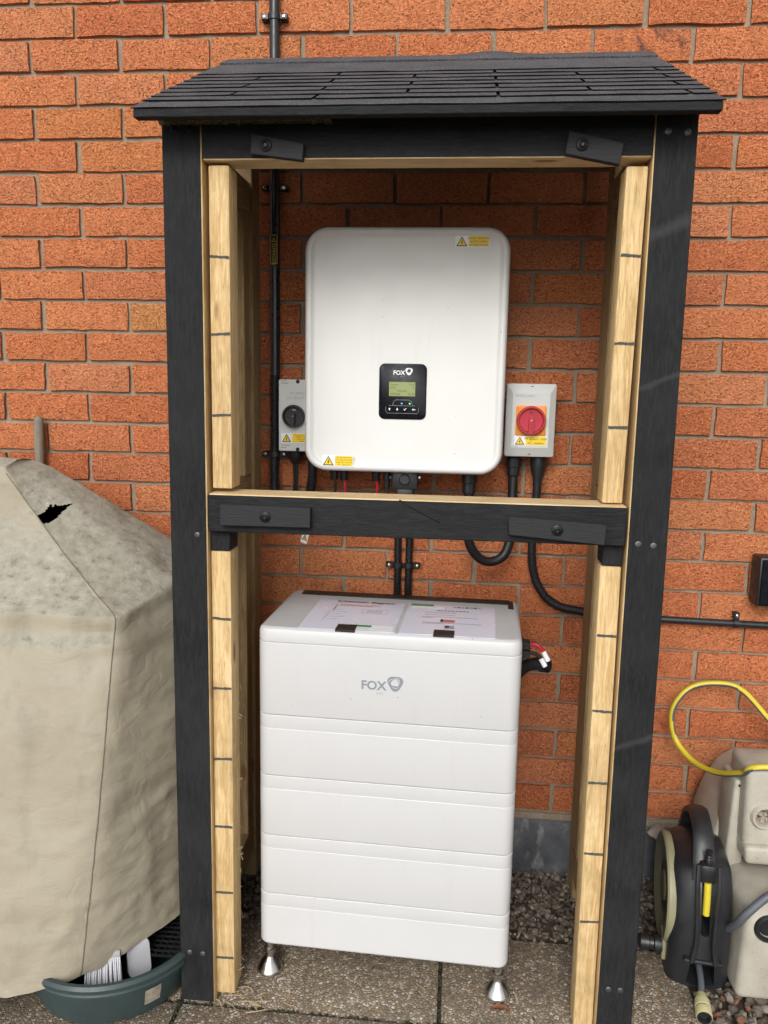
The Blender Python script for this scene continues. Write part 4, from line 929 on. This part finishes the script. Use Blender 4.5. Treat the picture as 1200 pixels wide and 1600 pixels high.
mb = MB(); mb.bm(slab([(1.613, .285), (2.05, .285), (2.05, .474), (1.609, .472)], -.315, -.200, .014)); ub = part('upper_block', mb, BEIGEP, bc, False, 35)
mb = MB(); mb.bm(slab([(1.592, .214), (1.632, .204), (1.624, .422), (1.599, .424)], -.275, -.19, .008)); part('flange', mb, BEIGEP, bc, False, 35)
mb = MB(); mb.bm(slab([(1.616, .256), (2.05, .250), (2.05, .300), (1.612, .298)], -.332, -.22, .010)); part('ledge', mb, BEIGEP, bc, False, 35)
mb = MB(); b = slab([(1.584, .0), (2.05, .0), (2.05, .266), (1.606, .246), (1.574, .218)], -.425, -.19, .016)
for v in b.verts:
    if v.co.x < 1.75 and v.co.y < -.38: v.co.x += .018*min(1, v.co.z/.1)
    if v.co.y > -.3 and v.co.z > .15: v.co.z -= .03
mb.bm(b); lb = part('lower_block', mb, BEIGEP, bc, False, 35)
def port(x, y, z, r, parent, debris):
    mc = MB(); mc.lathe([(r*.78, -.03), (r*.78, .06)], FR(x, y, z), 28); cut(parent, mc)
    m = MB(); m.lathe([(r*1.25, -.003), (r*1.2, .003), (r*1.05, .0075), (r*.9, .0075), (r*.80, .004), (r*.77, -.02), (r*.785, -.02), (r*.81, .002)][:6], FR(x, y, z), 32) if False else None
    n = 32; prof = [(r*1.25, -.002), (r*1.2, .003), (r*1.05, .0075), (r*.9, .0075), (r*.80, .003), (r*.77, -.025)]
    vs = []; fs = []
    for q, h in prof: vs += [(q*math.cos(2*math.pi*j/n), q*math.sin(2*math.pi*j/n), h) for j in range(n)]
    for i in range(len(prof)-1):
        for j in range(n): fs.append([i*n+j, i*n+(j+1) % n, (i+1)*n+(j+1) % n, (i+1)*n+j])
    m.add(vs, fs, 0, FR(x, y, z)); o = part('port_rim', m, BEIGEP if debris else BLACKP, bc, False, 35)
    return o
port(1.652, -.315, .362, .024, ub, True); port(1.640, -.425, .172, .026, lb, False)
mb = MB(); 
for _ in range(26):
    b = bmesh.new(); bmesh.ops.create_icosphere(b, subdivisions=1, radius=random.uniform(.004, .007)); p = Vector((1.652+random.uniform(-.013, .013), -.300+random.uniform(-.004, .006), .351+random.uniform(-.010, .012)))
    for v in b.verts: v.co = v.co*random.uniform(.7, 1.2)+p
    mb.bm(b)
o = part('port_debris', mb, LEAFG, bc, False, 20); o['kind'] = 'stuff'
mb = MB(); mb.lathe([(.023, 0), (.023, .004), (.018, .005), (.016, .002), (.001, .002)], FR(1.640, -.416, .172), 24); part('black_cap', mb, BLACKP, bc)
screw(1.624, -.216, .222, bc, .006, STEEL)
mb = MB(); mb.lathe([(.020, 0), (.019, .0016), (.014, .0018), (.013, .0004), (.001, .0004)], Matrix.Translation((1.5835, -.185, .235)) @ Matrix.Rotation(R(-90), 4, 'Y') @ Matrix.Scale(1.6, 4, (1, 0, 0)), 24, 0, lambda i: 1 if i >= 2 else 0); part('side_port', mb, [BEIGEP, BLACKP], bc)
# small screw hole marks on the flange
screw(1.609, -.2755, .412, bc, .003, BOLT)
# hoses
mb = MB()
loop = spline([(1.95, -.10, .30), (1.82, -.085, .395), (1.737, -.075, .490), (1.672, -.06, .556), (1.612, -.055, .567), (1.552, -.055, .552), (1.516, -.058, .505), (1.513, -.060, .455), (1.528, -.07, .412), (1.555, -.12, .389), (1.582, -.20, .404), (1.607, -.29, .449), (1.644, -.33, .485), (1.95, -.33, .49)], 8)
mb.tube(loop, .0069, 14, 0, True, None, lambda v: 0 if .9*v.z-.45*v.x-.1*v.y > .0006 else 1)
solo('garden_hose', mb, [HOSEY, HOSEG], (1.62, -.06, .36), 'yellow and grey hose looping against the bricks above the beige container', 'hose')
mb = MB(); mb.tube(spline([(1.548, -.30, .09), (1.566, -.37, .125), (1.572, -.425, .176), (1.583, -.445, .215), (1.628, -.437, .255), (1.70, -.42, .285), (1.85, -.40, .31)], 8), .0085, 12); solo('grey_hose', mb, HOSEG, (1.62, -.44, .15), 'plain grey hose leading from the black hose reel across the beige container', 'hose')

# ================================================================== SMALL THINGS ON THE GROUND
def leaf(x, y, z, l, w, rz, m, label, tilt=0):
    mb = MB(); n = 8; vs = []; fs = []
    for i in range(n+1):
        t = i/n; ww = w*math.sin(math.pi*min(1, t*.94+.03))**.8
        for k in (-1, -.5, 0, .5, 1): vs.append((l*(t-.5), ww*.5*k+.002*random.uniform(-1, 1), .002+.006*abs(k)*random.uniform(.5, 1.2)+.003*math.sin(t*5)))
    for i in range(n):
        for k in range(4): fs.append([i*5+k, (i+1)*5+k, (i+1)*5+k+1, i*5+k+1])
    mb.add(vs, fs, 0, Matrix.Translation((x, y, z)) @ Matrix.Rotation(rz, 4, 'Z') @ Matrix.Rotation(tilt, 4, 'X'))
    solo('dry_leaf', mb, m, (x, y, z), label, 'leaf', 'dead leaves on the ground', 60)
leaf(1.084, -.512, .000, .040, .018, R(8), LEAF, 'reddish dry leaf on the paving in front of the right battery foot')
leaf(.622, -.487, .000, .030, .012, R(20), LEAFG, 'greyish dry leaf on the paving beside the left battery foot')
leaf(1.478, -.215, -.004, .035, .016, R(30), LEAF, 'brown dry leaf on the gravel left of the hose reel')
leaf(1.502, -.030, .150, .048, .036, R(10), LEAFG, 'pale dead leaf caught on the bricks above the hose reel', R(70))
mb = MB()
for _ in range(15):
    x = random.gauss(.56, .05); yy = random.gauss(-.548, .022); a = random.uniform(0, 3.1); l = random.uniform(.008, .026); c = random.uniform(-.006, .006)
    mb.tube(spline([(x-l*math.cos(a), yy-l*math.sin(a)*.6, .0018), (x+c, yy+c, .004), (x+l*math.cos(a), yy+l*math.sin(a)*.6, .0018)], 3), random.uniform(.0005, .0012), 4)
for _ in range(26):
    x = random.uniform(.45, 1.35); yy = random.uniform(-.60, -.36); a = random.uniform(0, 3.1); l = random.uniform(.004, .014)
    mb.tube([(x-l*math.cos(a), yy-l*math.sin(a), .0015), (x+l*math.cos(a), yy+l*math.sin(a), .0022)], random.uniform(.0004, .0009), 4)
o = part('wood_shavings', mb, STRAW); tag(o, 'pale wood shavings scattered on the paving by the shelter posts', None, None, 'stuff')
mb = MB()
for _ in range(22):
    z = random.uniform(.03, .70); l = random.uniform(.003, .009); mb.tube([(.532, -.505+random.uniform(-.02, .015), z), (.533+l, -.51, z-random.uniform(-.002, .012))], random.uniform(.0003, .0008), 4)
o = part('splinters', mb, STRAW, sh); o['kind'] = 'stuff'

mb = MB()
for _ in range(150):
    q = random.random()
    if q < .55: x, yy, z = random.uniform(1.10, 1.90), random.uniform(-.30, -.02), .006
    elif q < .75: x, yy, z = random.uniform(.50, .60), random.uniform(-.33, -.06), .005
    else: x, yy, z = random.uniform(.4, 1.55), random.uniform(-.62, -.30), .0015
    l = random.uniform(.003, .010); w = l*random.uniform(.3, .6); T = Matrix.Translation((x, yy, z)) @ Matrix.Rotation(random.uniform(0, 6.3), 4, 'Z') @ Matrix.Rotation(random.uniform(-.4, .4), 4, 'X')
    mb.add([(-l, 0, 0), (0, -w, .0015), (l, 0, .0004), (0, w, .0018)], [[0, 1, 2, 3]], random.randrange(2), T)
me = mb.mesh('leaf_litter', [plain('brown_leaf_bits', (.14, .075, .04), .8), plain('pale_leaf_bits', (.36, .29, .20), .8)], 30)
o = link('leaf_litter', me); tag(o, 'tiny brown leaf bits scattered on the gravel and paving', None, None, 'stuff')
mb = MB()
for _ in range(420):                               # moss and grit lodged in the open joints
    if random.random() < .6: x, yy = random.uniform(.0, 1.5), -.562+random.uniform(-.005, .005)
    else: x, yy = random.choice((.42, .958))+random.uniform(-.004, .004), random.uniform(-.66, -.29)
    b = bmesh.new(); bmesh.ops.create_icosphere(b, subdivisions=1, radius=random.uniform(.002, .005))
    for v in b.verts: v.co = Vector((v.co.x*random.uniform(.8, 1.3), v.co.y, v.co.z*.7))+Vector((x, yy, random.uniform(-.010, -.002)))
    mb.bm(b)
o = link('joint_moss', mb.mesh('joint_moss', [plain('dark_joint_moss', (.055, .055, .035), .95, 0, .1, .4, 60)], 30)); tag(o, 'dark moss and grit in the joints between the paving slabs', None, None, 'stuff')
